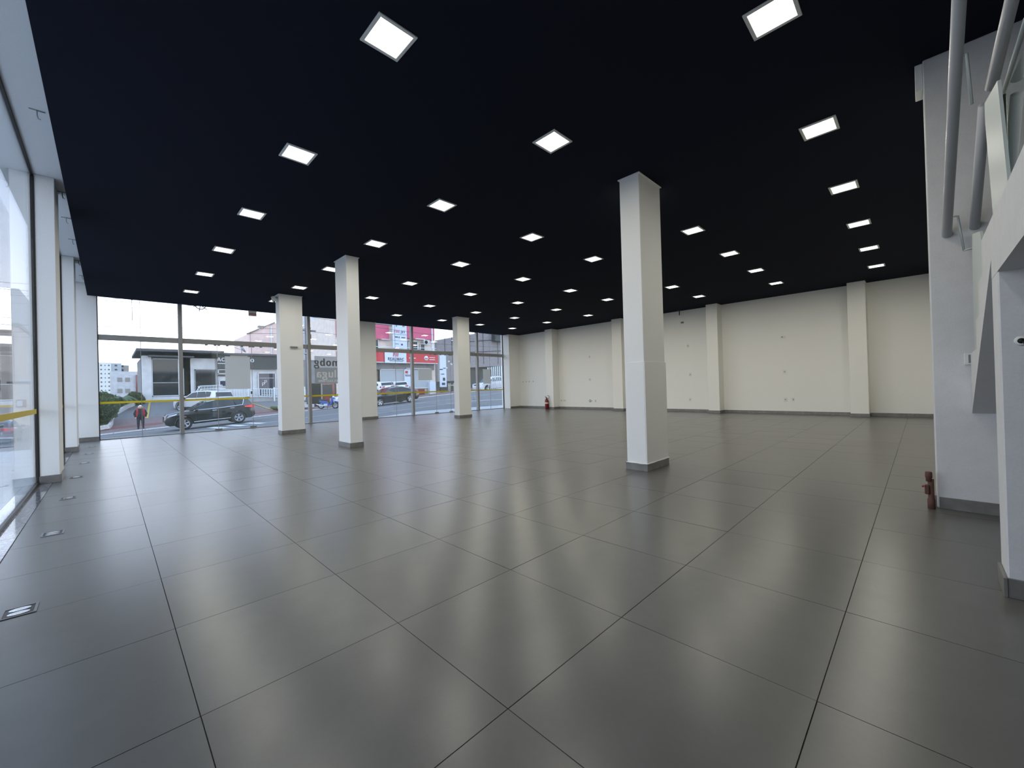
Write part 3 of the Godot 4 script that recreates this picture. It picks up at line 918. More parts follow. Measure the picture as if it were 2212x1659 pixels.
# ------------------------------------------------------------------ outside ground
func gy(x, z):
	var y = -1.02 + 0.062 * x + 0.02 * (z + 30.0)
	if x < -2.0:
		y = -1.02 + 0.062 * maxf(x, -14.0) + 0.02 * (z + 30.0)
	if z > -24.0:
		y = minf(y, -0.05 + (-20.0 - minf(z, -20.0)) * 0.12)
	if z < -37.0:
		var w = smoothstep(-2.5, -0.2, x) * (1.0 - smoothstep(12.0, 14.0, x))
		y = lerpf(y, lerpf(y, 0.72, clampf((-37.0 - z) / 8.5, 0, 1)), w)
	if z < -60.0:
		y = lerpf(y, minf(y, -1.0), clampf((-60.0 - z) / 20.0, 0, 1))
	return y

func ground_patch(parent, called, x0, x1, z0, z1, m, lift, step = 1.5):
	var s = begin(true)
	var nx = maxi(1, int(ceil((x1 - x0) / step)))
	var nz = maxi(1, int(ceil((z1 - z0) / step)))
	for i in nx:
		for j in nz:
			var q = []
			for e in [[i, j], [i + 1, j], [i + 1, j + 1], [i, j + 1]]:
				var x = lerpf(x0, x1, float(e[0]) / nx)
				var z = lerpf(z0, z1, float(e[1]) / nz)
				q.append(Vector3(x, gy(x, z) + lift, z))
			face(s, q, Vector3.UP)
	return part(parent, called, finish(s), m)

func stripe(parent, called, a, b, width, m, lift = 0.012):
	var s = begin(true)
	var d = (b - a).normalized()
	var nrm = Vector2(-d.y, d.x) * width * 0.5
	var n = maxi(1, int((b - a).length() / 1.0))
	for k in n:
		var p = a.lerp(b, float(k) / n)
		var q = a.lerp(b, float(k + 1) / n)
		var pts = []
		for v in [p - nrm, p + nrm, q + nrm, q - nrm]:
			pts.append(Vector3(v.x, gy(v.x, v.y) + lift, v.y))
		face(s, pts, Vector3.UP)
	return part(parent, called, finish(s), m)

func build_ground():
	var st = structure("street", "sloping grey asphalt street outside the glass front")
	ground_patch(st, "asphalt", -70, 90, -36.4, -19.4, "asphalt", 0.0)
	ground_patch(st, "asphalt", -16, -1.3, -100, -36.4, "asphalt", 0.0, 3.0)
	ground_patch(st, "asphalt", -70, -0.96, -19.4, 12, "asphalt", 0.0, 3.0)
	stripe(st, "lane_line", Vector2(-60, -27.2), Vector2(80, -27.2), 0.12, "road_white")
	stripe(st, "lane_line", Vector2(-60, -33.6), Vector2(80, -33.6), 0.10, "road_white")
	stripe(st, "lane_line", Vector2(-60, -22.3), Vector2(80, -22.3), 0.10, "road_white")
	for k in 3:
		stripe(st, "crossing_bar", Vector2(4.2 + 0.9 * k, -29.4), Vector2(4.5 + 0.9 * k, -26.8), 0.40, "road_white", 0.015)
	var sw = structure("sidewalk", "pavement strips on both sides of the street")
	ground_patch(sw, "near_pavement", -1.0, 60, -19.4, -16.36, "sidewalk_concrete", 0.02)
	slab(sw, "side_pavement", Vector3(-6.0, -0.5, -16.4), Vector3(-0.96, -0.12, 14.0), "pale_paving", 0.01)
	ground_patch(sw, "far_pavement", -1.3, 12.5, -40.4, -36.4, "paving", 0.03)
	ground_patch(sw, "far_pavement", 12.5, 90, -44.5, -36.4, "paving", 0.03)
	stripe(sw, "yellow_line", Vector2(-1.3, -36.7), Vector2(12.5, -36.7), 0.14, "road_yellow", 0.045)
	stripe(sw, "red_band", Vector2(-1.3, -38.2), Vector2(12.5, -38.2), 0.45, "road_red", 0.045)
	stripe(sw, "red_band", Vector2(12.5, -37.6), Vector2(60, -37.6), 0.45, "road_red", 0.045)
	var s = begin()
	for k in 60:
		var x = -1.3 + 1.5 * k
		add_box(s, Vector3(x + 0.75, gy(x + 0.75, -36.4) - 0.02, -36.45), Vector3(1.49, 0.16, 0.14), 0.02, Basis(Vector3.BACK, 0.062))
	var kerb = part(sw, "kerb_stones", finish(s), "kerb_paint")
	kerb.set_meta("kind", "stuff")
	var lot = structure("parking_lot", "sloping grey asphalt car park below the dark building")
	ground_patch(lot, "asphalt", -1.3, 12.5, -46.2, -40.4, "lot_asphalt", 0.01)
	ground_patch(lot, "asphalt", 12.5, 90, -70, -44.5, "lot_asphalt", 0.0, 3.0)
	ground_patch(lot, "asphalt", -1.3, 12.5, -70, -46.2, "lot_asphalt", 0.0, 3.0)
	stripe(lot, "bay_line", Vector2(1.98, -40.0), Vector2(2.45, -45.6), 0.13, "road_yellow", 0.05)
	stripe(lot, "bay_line", Vector2(7.6, -40.0), Vector2(8.1, -45.6), 0.13, "road_yellow", 0.05)
	stripe(lot, "bay_line", Vector2(9.9, -38.9), Vector2(9.2, -43.0), 0.13, "road_yellow", 0.05)
	var hz = structure("far_ground", "ground of the town beyond the street")
	var g = begin()
	face(g, [Vector3(-900, -3.2, -60), Vector3(900, -3.2, -60), Vector3(900, -3.2, -900), Vector3(-900, -3.2, -900)], Vector3.UP)
	face(g, [Vector3(-900, -3.2, 60), Vector3(900, -3.2, 60), Vector3(900, -3.2, -60), Vector3(-900, -3.2, -60)], Vector3.UP)
	part(hz, "ground_plane", finish(g), "lot_asphalt")

# ------------------------------------------------------------------ buildings
func window_unit(parent, x0, x1, y0, y1, z, frame_m, glass_m, depth = 0.06, fw = 0.05):
	var s = begin()
	add_box(s, Vector3((x0 + x1) * 0.5, y1 - fw * 0.5, z + depth * 0.5), Vector3(x1 - x0, fw, depth), 0.0)
	add_box(s, Vector3((x0 + x1) * 0.5, y0 + fw * 0.5, z + depth * 0.5), Vector3(x1 - x0, fw, depth), 0.0)
	add_box(s, Vector3(x0 + fw * 0.5, (y0 + y1) * 0.5, z + depth * 0.5), Vector3(fw, y1 - y0, depth), 0.0)
	add_box(s, Vector3(x1 - fw * 0.5, (y0 + y1) * 0.5, z + depth * 0.5), Vector3(fw, y1 - y0, depth), 0.0)
	var w = part(parent, "window", finish(s), frame_m)
	part(w, "pane", box(Vector3(x1 - x0 - fw, y1 - y0 - fw, 0.03), 0.0), glass_m, at((x0 + x1) * 0.5, (y0 + y1) * 0.5, z + 0.02))
	return w

func aircon(label, where):
	var a = thing("outside_air_unit", label, "air conditioner", where, "air conditioners on the red store")
	part(a, "casing", box(Vector3(0.85, 0.58, 0.34), 0.02), "pale_wall", at(0, 0, 0.17))
	part(a, "fan_grille", lathe([Vector2(0.0, 0.0), Vector2(0.22, 0.0), Vector2(0.22, 0.02), Vector2(0.0, 0.02)], 16, Transform3D(Basis(Vector3.RIGHT, PI / 2), Vector3(-0.12, 0, 0.345))), "dark_void")
	return a

func build_buildings():
	# apartment tower far down the slope
	var t = thing("apartment_tower", "white and grey apartment tower far behind the hedges", "building", Vector3(0, -6, -400))
	part(t, "front_wall", box(Vector3(6.1, 40, 12), 0.0), "tower_white", at(-1.45, 11.6, -6))
	part(t, "side_wall", box(Vector3(5.2, 39.4, 10), 0.0), "tower_grey", at(4.2, 11.5, -5.6))
	part(t, "rear_wing", box(Vector3(4.2, 38, 9), 0.0), "tower_tan", at(8.6, 11.0, -7.0))
	for r in 8:
		var y = 29.6 - r * 2.9
		for c in [[-3.4, 0.9], [-1.5, 0.55], [0.4, 0.9]]:
			part(t, "window", box(Vector3(c[1], 1.0, 0.12), 0.0), "tower_tan" if c[1] > 0.6 else "tower_grey", at(c[0], y, 0.02))
			part(t, "pane", box(Vector3(c[1] * 0.55, 0.7, 0.16), 0.0), "shop_glass", at(c[0] + 0.1, y, 0.03))
		part(t, "window", box(Vector3(1.3, 1.15, 0.12), 0.0), "shop_glass", at(3.6 + 0.4, y, -0.58))
		part(t, "window", box(Vector3(0.9, 1.3, 0.12), 0.0), "dark_void", at(7.4, y - 0.2, -2.45))
	part(t, "balcony", box(Vector3(6.4, 0.5, 1.0), 0.0), "tower_white", at(-1.5, 7.6, 0.4))
	# low distant houses below the tower
	var lh = thing("distant_house", "pale low house with a dark red column below the apartment tower", "building", Vector3(0, -1, -110))
	part(lh, "wall", box(Vector3(5.5, 8.0, 5), 0.0), "pale_wall", at(3.0, 3.2, -2.5))
	part(lh, "column", box(Vector3(0.55, 5.0, 0.4), 0.0), "paint_red", at(4.15, 4.0, 0.2))
	part(lh, "side_wing", box(Vector3(2.0, 7.6, 5), 0.0), "cream_wall", at(5.6, 3.0, -2.4))
	for c in [[1.6, 5.6], [2.7, 5.6], [1.6, 3.4], [2.7, 3.4]]:
		part(lh, "window", box(Vector3(0.7, 0.8, 0.1), 0.0), "tower_tan", at(c[0], c[1], 0.02))

	# dark flat-roofed shop building
	var b = thing("shop_building", "grey flat-roofed shop building with white railing ramp across the street", "building", Vector3(0, 0.0, -46))
	part(b, "wall", box(Vector3(3.2, 5.0, 8), 0.0), "grey_wall", at(3.62, 2.0, -4.0))
	part(b, "pillar", box(Vector3(0.60, 4.6, 0.5), 0.01), "pale_wall", at(2.30, 2.3, 0.1))
	part(b, "wall", box(Vector3(2.6, 5.0, 8), 0.0), "pale_wall", at(5.75, 2.0, -4.0))
	part(b, "wall", box(Vector3(5.2, 5.0, 8), 0.0), "pale_wall", at(9.55, 2.0, -4.1))
	part(b, "plinth", box(Vector3(4.4, 1.0, 0.25), 0.01), "pale_wall", at(3.9, 0.62, 0.1))
	part(b, "roof_slab", box(Vector3(5.9, 0.22, 9.2), 0.01), "roof_dark", at(4.6, 5.02, -3.4))
	part(b, "roof_slab", box(Vector3(5.3, 0.20, 8.6), 0.01), "roof_dark", at(9.6, 4.95, -3.9))
	window_unit(b, 2.62, 4.42, 1.17, 4.4, 0.0, "rail_white", "shop_glass", 0.1, 0.06)
	part(b, "window_bar", box(Vector3(1.7, 0.05, 0.05), 0.0), "tower_grey", at(3.5, 2.32, 0.08))
	part(b, "canopy", box(Vector3(3.0, 0.12, 0.9), 0.01), "roof_dark", at(3.9, 4.55, 0.5))
	window_unit(b, 4.55, 4.75, 1.2, 3.6, 0.0, "rail_white", "shop_glass", 0.1, 0.03)
	window_unit(b, 5.5, 7.1, 0.85, 3.5, 0.0, "grey_wall", "shop_glass", 0.08, 0.08)
	part(b, "sign_fascia", box(Vector3(4.95, 1.42, 0.25), 0.01), "fascia_dark", at(9.68, 4.28, 0.12))
	lettering(b, "letters", "ACH", 0.34, Vector3(7.62, 4.42, 0.25), Basis.IDENTITY, "text_light", 0.03)
	lettering(b, "letters", "O", 0.34, Vector3(9.95, 4.38, 0.25), Basis.IDENTITY, "text_light", 0.03)
	part(b, "fascia_strip", box(Vector3(0.7, 0.06, 0.03), 0.0), "text_light", at(7.55, 4.05, 0.26))
	window_unit(b, 7.22, 7.95, 3.1, 3.52, 0.05, "rail_white", "shop_glass", 0.1, 0.06)
	part(b, "wall_band", box(Vector3(0.75, 0.10, 0.05), 0.0), "dark_void", at(7.6, 2.95, 0.05))
	window_unit(b, 7.3, 7.95, 1.9, 2.5, 0.05, "rail_white", "blue_glass", 0.1, 0.06)
	window_unit(b, 10.45, 12.0, 0.9, 3.2, 0.0, "rail_white", "blue_glass", 0.12, 0.06)
	part(b, "fascia_strip", box(Vector3(1.3, 0.06, 0.03), 0.0), "tower_grey", at(11.2, 2.68, 0.08))
	lettering(b, "letters", "P", 0.34, Vector3(10.88, 2.05, 0.10), Basis.IDENTITY, "text_light", 0.02, "Droid Sans Mono", 400)
	lettering(b, "letters", "P", 0.34, Vector3(11.08, 2.28, 0.10), Basis.IDENTITY, "text_light", 0.02, "Droid Sans Mono", 400)
	# ramp and railing in front
	var rp = thing("ramp_railing", "white metal railing with ramp and posts before the shop building", "railing", Vector3(0, 0.0, -43.5))
	part(rp, "platform", box(Vector3(7.4, 0.55, 1.5), 0.01), "sidewalk_concrete", at(8.6, 0.55, -0.85))
	part(rp, "top_bar", tube([Vector3(5.04, 1.0, 0), Vector3(5.56, 1.94, 0), Vector3(7.15, 2.0, 0)], 0.04, 6), "rail_white")
	part(rp, "top_bar", tube([Vector3(5.2, 0.95, 0), Vector3(5.62, 1.66, 0), Vector3(7.15, 1.72, 0), Vector3(9.05, 1.62, 0), Vector3(12.2, 1.56, 0), Vector3(14.6, 1.35, 0)], 0.035, 6), "rail_white")
	part(rp, "bottom_bar", tube([Vector3(5.5, 1.35, 0), Vector3(7.15, 1.38, 0)], 0.03, 6), "rail_white")
	part(rp, "bottom_bar", tube([Vector3(6.8, 0.98, 0), Vector3(9.07, 0.92, 0), Vector3(12.2, 0.72, 0), Vector3(14.6, 0.55, 0)], 0.035, 6), "rail_white")
	for k in 17:
		var x = 5.45 + 0.10 * k * 1.05
		part(rp, "baluster", tube([Vector3(x, 1.0, 0), Vector3(x, 1.95, 0)], 0.024, 5), "rail_white")
	for k in 36:
		var x = 7.2 + 0.2 * k
		var yt = lerpf(1.72, 1.62, clampf((x - 7.15) / 1.9, 0, 1)) - maxf(0.0, x - 9.05) * 0.035
		part(rp, "baluster", tube([Vector3(x, yt - 0.72 - maxf(0, x - 9.0) * 0.03, 0), Vector3(x, yt, 0)], 0.028, 5), "rail_white")
	for px in [9.08, 11.2, 13.9]:
		part(rp, "post", box(Vector3(0.12, 1.35, 0.12), 0.01), "rail_white", at(px, 1.05, 0.05))
	for k in 4:
		part(rp, "mesh_bar", tube([Vector3(10.2, 1.55 - 0.16 * k, -0.3), Vector3(12.2, 1.5 - 0.16 * k, -0.3)], 0.032, 5), "rail_white")
	for k in 9:
		part(rp, "mesh_bar", tube([Vector3(10.25 + 0.22 * k, 0.95, -0.3), Vector3(10.25 + 0.22 * k, 1.6, -0.3)], 0.032, 5), "rail_white")
	var mb = thing("meter_box", "small white meter box with dark window on the ramp railing", "box", Vector3(9.32, 1.05, -43.42))
	part(mb, "case", box(Vector3(0.26, 0.42, 0.10), 0.01), "rail_white", at(0, 0.21, 0))
	part(mb, "dial_window", box(Vector3(0.14, 0.26, 0.02), 0.004), "dark_void", at(0, 0.22, 0.055))
	var dish = thing("satellite_dish", "grey satellite dish on the roof of the grey shop building", "dish", Vector3(9.35, 5.05, -47.0))
	part(dish, "mast", tube([Vector3(0, 0, 0), Vector3(0, 0.45, 0)], 0.03, 6), "grey_plastic")
	part(dish, "bowl", lathe([Vector2(0.0, 0.0), Vector2(0.22, 0.03), Vector2(0.42, 0.12), Vector2(0.41, 0.13), Vector2(0.2, 0.05), Vector2(0.0, 0.03)], 18, Transform3D(Basis(Vector3.FORWARD, 1.0), Vector3(0, 0.5, 0))), "tower_grey")
	part(dish, "arm", tube([Vector3(0, 0.45, 0), Vector3(-0.75, 0.72, 0)], 0.02, 5), "grey_plastic")

	# pink gable house behind
	var ph = thing("gable_house", "pale pink house with sloping roof behind the shop building", "building", Vector3(0, 0, -60))
	part(ph, "gable_wall", prism([Vector2(12.65, 0.0), Vector2(19.0, 0.0), Vector2(19.0, 10.4), Vector2(15.7, 10.4), Vector2(14.3, 9.6), Vector2(12.65, 8.75)], -8.0, 0.0), "pink_wall")
	part(ph, "roof_edge", tube([Vector3(12.5, 8.72, 0.1), Vector3(15.7, 10.48, 0.1)], 0.09, 6), "tower_tan")
	part(ph, "downpipe", tube([Vector3(15.25, 2.0, 0.12), Vector3(15.25, 9.9, 0.12)], 0.08, 6), "rail_white")
	part(ph, "vent_stack", box(Vector3(0.9, 0.25, 0.6), 0.02), "tower_tan", at(14.5, 9.95, -1.2))
	window_unit(ph, 17.8, 18.8, 6.3, 7.6, 0.0, "rail_white", "shop_glass", 0.1, 0.08)

	# cream building beside the pole
	var cb = thing("cream_building", "cream plastered building behind the rental banner and utility pole", "building", Vector3(0, 0, -58))
	part(cb, "wall", box(Vector3(2.6, 13.0, 9), 0.0), "pale_wall", at(20.4, 5.5, -4.6))
	part(cb, "wall", box(Vector3(3.9, 13.4, 9), 0.0), "cream_wall", at(22.9, 5.7, -4.5))
	part(cb, "downpipe", tube([Vector3(22.85, 1.0, 0.12), Vector3(22.85, 12.0, 0.12)], 0.06, 6), "rail_white")
	window_unit(cb, 20.1, 20.9, 6.2, 8.3, -0.1, "rail_white", "shop_glass", 0.12, 0.08)
	part(cb, "ledge", box(Vector3(2.5, 0.12, 0.3), 0.01), "tower_tan", at(22.4, 9.0, 0.1))
	aircon("air conditioner under the ceiling line on the cream building wall", Vector3(20.3, 9.7, -58.0))
	# dark storefront below it
	var ds = thing("dark_storefront", "dark red storefront behind the blue moped", "shop", Vector3(0, 0, -44.0))
	part(ds, "wall", box(Vector3(3.1, 4.5, 5), 0.0), "grey_wall", at(15.55, 2.2, -2.6))
	part(ds, "shutter", box(Vector3(1.1, 2.1, 0.15), 0.01), "dark_void", at(15.1, 1.0, 0.0))
	part(ds, "door", box(Vector3(1.3, 2.0, 0.16), 0.01), "paint_red", at(16.4, 1.05, 0.0))
	part(ds, "poster_board", box(Vector3(1.2, 1.2, 0.05), 0.005), "fascia_dark", at(16.2, 1.3, 0.1))
	part(ds, "jamb", box(Vector3(0.14, 2.2, 0.2), 0.01), "tower_tan", at(15.7, 1.1, 0.05))

	# red and white store
	var r = thing("red_store", "two-storey store with red fascia, pink parapet and hanging banners", "building", Vector3(0, 0, -44))
	part(r, "wall", box(Vector3(12.6, 9.8, 9), 0.0), "cream_wall", at(23.6, 4.7, -4.6))
	part(r, "parapet_panel", box(Vector3(6.0, 1.7, 0.3), 0.01), "store_pink", at(20.4, 7.85, 0.1))
	part(r, "parapet_panel", box(Vector3(4.6, 1.55, 0.3), 0.01), "store_pink", at(27.4, 8.15, 0.1))
	part(r, "upper_sign", box(Vector3(12.2, 0.5, 0.2), 0.01), "pale_wall", at(23.5, 9.05, 0.1))
	part(r, "fascia", box(Vector3(12.3, 1.15, 0.9), 0.01), "store_red", at(23.55, 4.95, 0.45))
	part(r, "fascia_soffit", box(Vector3(12.2, 0.10, 0.9), 0.0), "pale_wall", at(23.5, 4.34, 0.45))
	part(r, "ground_wall", box(Vector3(12.2, 1.1, 0.3), 0.0), "grey_wall", at(23.5, 0.35, 0.0))
	part(r, "ground_wall", box(Vector3(12.2, 0.8, 0.25), 0.0), "grey_wall", at(23.5, 3.95, 0.0))
	window_unit(r, 21.3, 22.1, 0.4, 3.5, 0.05, "dark_aluminium", "shop_glass", 0.12, 0.08)
	window_unit(r, 22.2, 25.3, 1.3, 3.6, 0.05, "pale_wall", "tower_grey", 0.12, 0.08)
	window_unit(r, 25.5, 29.1, 1.25, 3.75, 0.05, "rail_white", "tower_grey", 0.12, 0.08)
	part(r, "red_panel", box(Vector3(1.6, 0.75, 0.1), 0.01), "paint_red", at(25.9, 0.85, 0.2))
	part(r, "red_panel", box(Vector3(0.9, 0.9, 0.1), 0.01), "paint_red", at(27.6, 0.75, 0.2))
	part(r, "end_pillar", box(Vector3(0.9, 2.2, 0.5), 0.01), "banner_white", at(29.05, 0.95, 0.3))
	window_unit(r, 21.7, 22.1, 5.9, 7.0, 0.05, "rail_white", "shop_glass", 0.12, 0.05)
	window_unit(r, 26.0, 27.3, 5.95, 7.1, 0.05, "rail_white", "shop_glass", 0.12, 0.08)
	window_unit(r, 27.6, 28.3, 5.95, 6.8, 0.05, "rail_white", "shop_glass", 0.12, 0.06)
	part(r, "balcony_rail", tube([Vector3(21.3, 6.1, 0.7), Vector3(29.6, 6.25, 0.7)], 0.04, 6), "rail_white")
	part(r, "balcony_rail", tube([Vector3(21.3, 5.8, 0.7), Vector3(29.6, 5.95, 0.7)], 0.03, 6), "rail_white")
	part(r, "balcony_slab", box(Vector3(9.0, 0.14, 1.0), 0.01), "pale_wall", at(25.2, 5.6, 0.5))
	part(r, "lamp_strip", box(Vector3(1.1, 0.10, 0.3), 0.02), "rail_white", at(22.9, 7.02, 0.3))
	part(r, "lamp_strip", box(Vector3(1.3, 0.10, 0.3), 0.02), "rail_white", at(27.5, 7.35, 0.3))
	part(r, "corner_post", box(Vector3(0.16, 4.2, 0.16), 0.01), "rail_white", at(29.3, 7.6, 0.3))
	part(r, "logo_disc", lathe([Vector2(0, 0), Vector2(0.3, 0), Vector2(0.3, 0.04), Vector2(0, 0.04)], 20, Transform3D(Basis(Vector3.RIGHT, PI / 2), Vector3(27.95, 4.95, 0.9))), "rail_white")
	part(r, "logo_bar", box(Vector3(0.42, 0.10, 0.03), 0.0), "store_red", at(27.95, 4.95, 0.95))
	part(r, "logo_line", box(Vector3(0.8, 0.08, 0.03), 0.0), "rail_white", at(28.8, 5.05, 0.915))
	part(r, "logo_line", box(Vector3(0.8, 0.08, 0.03), 0.0), "rail_white", at(28.8, 4.80, 0.915))
	part(r, "logo_line", box(Vector3(0.9, 0.10, 0.03), 0.0), "rail_white", at(26.0, 4.92, 0.915))
	aircon("air conditioner above the railing on the red store", Vector3(28.4, 7.0, -43.85))
	aircon("lower air conditioner beside the pink parapet of the red store", Vector3(18.0, 6.3, -43.85))
	# banners on the store
	var b1 = thing("street_banner", "tall white banner with red and grey lettering on the red store", "banner", Vector3(24.4, 6.02, -43.1))
	part(b1, "sheet", box(Vector3(1.85, 3.0, 0.05), 0.005), "banner_white", at(0, 1.5, 0))
	lettering(b1, "letters", "FIRE", 0.27, Vector3(-0.37, 1.95, 0.03), Basis.IDENTITY, "store_pink", 0.02)
	lettering(b1, "letters", "JET", 0.27, Vector3(0.42, 1.95, 0.03), Basis.IDENTITY, "navy_text", 0.02)
	part(b1, "seam", box(Vector3(1.85, 0.03, 0.06), 0.0), "text_dark", at(0, 1.62, 0))
	for m in [[-0.45, 1.30, 0.42, 0.12, "navy_text"], [-0.1, 1.28, 0.1, 0.2, "navy_text"], [0.45, 1.28, 0.5, 0.10, "text_dark"], [-0.4, 0.5, 0.5, 0.08, "grey_plastic"], [0.25, 0.45, 0.22, 0.2, "navy_text"], [-0.42, 2.75, 0.16, 0.5, "grey_plastic"], [0.5, 2.7, 0.3, 0.3, "grey_plastic"]]:
		part(b1, "printed_mark", box(Vector3(m[2], m[3], 0.02), 0.004), m[4], at(m[0], m[1], 0.025))
	var b2 = thing("street_banner", "white banner reading REALMAC across the red fascia", "banner", Vector3(23.75, 4.27, -42.98))
	part(b2, "sheet", box(Vector3(2.75, 1.28, 0.05), 0.005), "banner_white", at(0, 0.64, 0))
	lettering(b2, "letters", "REALMAC", 0.33, Vector3(0, 0.46, 0.03), Basis.IDENTITY, "navy_text", 0.02)
	part(b2, "underline", box(Vector3(1.75, 0.05, 0.02), 0.0), "text_dark", at(0.05, 0.22, 0.03))
	for k in 4:
		part(b2, "emblem_bar", prism([Vector2(0, 0), Vector2(0.09, 0), Vector2(0.15, 0.42), Vector2(0.06, 0.42)], 0.0, 0.02, at(-0.36 + 0.18 * k, 0.76 if k != 1 else 0.88, 0.03)), "red_text")
	var b3 = thing("store_poster", "tall white wall sign with black marks at the right end of the red store", "sign", Vector3(30.35, 1.3, -43.2))
	part(b3, "sheet", box(Vector3(1.0, 4.1, 0.15), 0.01), "banner_white", at(0.1, 2.1, 0))
	for m in [[0.0, 1.7, 0.5, 0.10], [0.2, 1.05, 0.35, 0.4], [0.1, 0.45, 0.5, 0.3], [-0.2, 2.3, 0.5, 0.12], [0.3, 2.45, 0.4, 0.1]]:
		part(b3, "printed_mark", box(Vector3(m[2], m[3], 0.02), 0.004), "text_dark", at(m[0], m[1], 0.085))
	var b4 = thing("store_poster", "narrow white sign with red top mark in the red store window", "sign", Vector3(25.75, 1.5, -43.75))
	part(b4, "sheet", box(Vector3(1.0, 2.1, 0.05), 0.005), "banner_white", at(0, 1.05, 0))
	part(b4, "emblem_bar", box(Vector3(0.35, 0.3, 0.02), 0.004), "red_text", at(-0.2, 1.75, 0.03))
	lettering(b4, "letters", "REAL", 0.24, Vector3(0.0, 1.35, 0.03), Basis.IDENTITY, "navy_text", 0.02)

	# raw concrete building
	var c = thing("concrete_building", "windowless raw concrete building with panel joints beyond the red store", "building", Vector3(0, 0, -50))
	part(c, "wall_panel", prism([Vector2(34.3, 2.15), Vector2(38.2, 2.3), Vector2(38.2, 9.05), Vector2(34.3, 8.2)], -9.0, 0.0), "concrete")
	part(c, "wall_panel", prism([Vector2(38.22, 4.2), Vector2(60.0, 5.4), Vector2(60.0, 13.4), Vector2(38.22, 9.1)], -9.0, -0.05), "concrete")
	part(c, "base_wall", prism([Vector2(34.3, -0.2), Vector2(60.0, 0.5), Vector2(60.0, 5.4), Vector2(38.3, 4.2), Vector2(34.3, 2.2)], -9.0, -0.9), "fascia_dark")
	for e in [[34.3, 6.55, 38.2, 6.75], [38.3, 6.6, 60.0, 8.2], [38.3, 8.2, 60.0, 10.6]]:
		part(c, "panel_joint", tube([Vector3(e[0], e[1], 0.02), Vector3(e[2], e[3], 0.02)], 0.05, 5), "joint_dark")
	for x in [35.7, 37.0, 40.5, 43.3, 46.5]:
		part(c, "panel_joint", tube([Vector3(x, 5.0, 0.02), Vector3(x, 8.4 + (x - 34.3) * 0.2, 0.02)], 0.04, 5), "joint_dark")
	part(c, "downpipe", tube([Vector3(37.6, 2.4, 0.1), Vector3(37.6, 8.8, 0.1)], 0.07, 6), "rail_white")
	part(c, "ledge", box(Vector3(1.1, 0.12, 0.3), 0.01), "rail_white", at(37.4, 8.35, 0.1))
	part(c, "side_box", box(Vector3(3.4, 1.3, 1.0), 0.02), "fascia_dark", at(46.9, 9.4, 0.3))
	for m in [[36.0, 5.0, 0.5], [36.9, 5.6, -0.4], [36.5, 6.0, 0.2]]:
		part(c, "paint_patch", box(Vector3(0.35, 0.18, 0.03), 0.01), "rail_white", Transform3D(Basis(Vector3.BACK, m[2]), Vector3(m[0] - 0.1, m[1] - 0.8, 0.02)))
	var gt = thing("low_gate", "dark low wall with a pale frame under the concrete building", "gate", Vector3(31.3, 0.25, -44.5))
	part(gt, "wall", box(Vector3(4.0, 1.55, 0.25), 0.01), "fascia_dark", at(1.6, 0.78, 0))
	part(gt, "frame_post", box(Vector3(0.18, 1.3, 0.2), 0.01), "tower_tan", at(0.8, 0.65, 0.2))
	part(gt, "frame_post", box(Vector3(0.18, 1.3, 0.2), 0.01), "tower_tan", at(2.3, 0.65, 0.2))
	part(gt, "frame_beam", box(Vector3(1.75, 0.2, 0.22), 0.01), "tower_tan", at(1.55, 1.3, 0.2))
	# bars
	var wf = thing("bar_fence", "row of tall white vertical bars beside the white pickup", "fence", Vector3(0, 0, -35.2))
	for k in 8:
		var x = 31.1 + 0.30 * k
		part(wf, "bar", tube([Vector3(x, 0.75, 0), Vector3(x, 3.45 + 0.03 * k, 0)], 0.055, 6), "rail_white")
	part(wf, "base_rail", tube([Vector3(30.9, 0.8, 0), Vector3(33.4, 0.95, 0)], 0.05, 6), "rail_white")
	part(wf, "footing", box(Vector3(2.6, 0.9, 0.3), 0.02), "sidewalk_concrete", at(32.1, 0.45, 0))

	# big plain block seen through the left glass
	var lb = thing("beige_block", "large plain beige building seen through the left side window", "building", Vector3(0, 0, -80))
	part(lb, "wall", box(Vector3(22, 13.6, 14), 0.0), "beige_wall", at(-18.9, 4.0, -7))
	part(lb, "upper_wall", box(Vector3(22, 5.0, 13), 0.0), "pale_wall", at(-18.9, 12.9, -7.6))
	part(lb, "cornice", box(Vector3(22.3, 0.5, 14.4), 0.02), "tower_tan", at(-18.9, 10.6, -7))
	part(lb, "wall_joint", box(Vector3(0.08, 9.0, 0.05), 0.0), "tower_tan", at(-8.35, 5.0, 0.02))
	for k in 4:
		part(lb, "window", box(Vector3(1.6, 1.4, 0.1), 0.0), "shop_glass", at(-10.2 - 3.2 * k, 3.0, 0.02))
	var gb = thing("grey_low_building", "grey low building with white frames at the end of the left street", "building", Vector3(0, -1.5, -70))
	part(gb, "wall", box(Vector3(4.5, 5.0, 5), 0.0), "grey_wall", at(-4.6, 2.3, -2.5))
	part(gb, "roof_edge", box(Vector3(4.7, 0.25, 5.3), 0.02), "rail_white", at(-4.6, 4.85, -2.5))
	for k in 3:
		window_unit(gb, -6.4 + 1.3 * k, -5.5 + 1.3 * k, 2.2, 3.5, 0.0, "rail_white", "shop_glass", 0.1, 0.08)
	part(gb, "door", box(Vector3(1.0, 2.2, 0.1), 0.0), "label_white", at(-6.2, 1.1, 0.05))
	var kiosk = thing("kiosk", "pale yellow kiosk with a red window frame at the left street", "kiosk", Vector3(-6.75, -1.6, -68))
	part(kiosk, "wall", box(Vector3(1.4, 4.6, 1.4), 0.02), "cream_wall", at(0, 2.3, -0.7))
	part(kiosk, "window", box(Vector3(0.7, 0.8, 0.1), 0.01), "paint_red", at(0.1, 2.4, 0.03))
	part(kiosk, "pane", box(Vector3(0.4, 0.6, 0.1), 0.01), "rail_white", at(0.0, 2.4, 0.05))
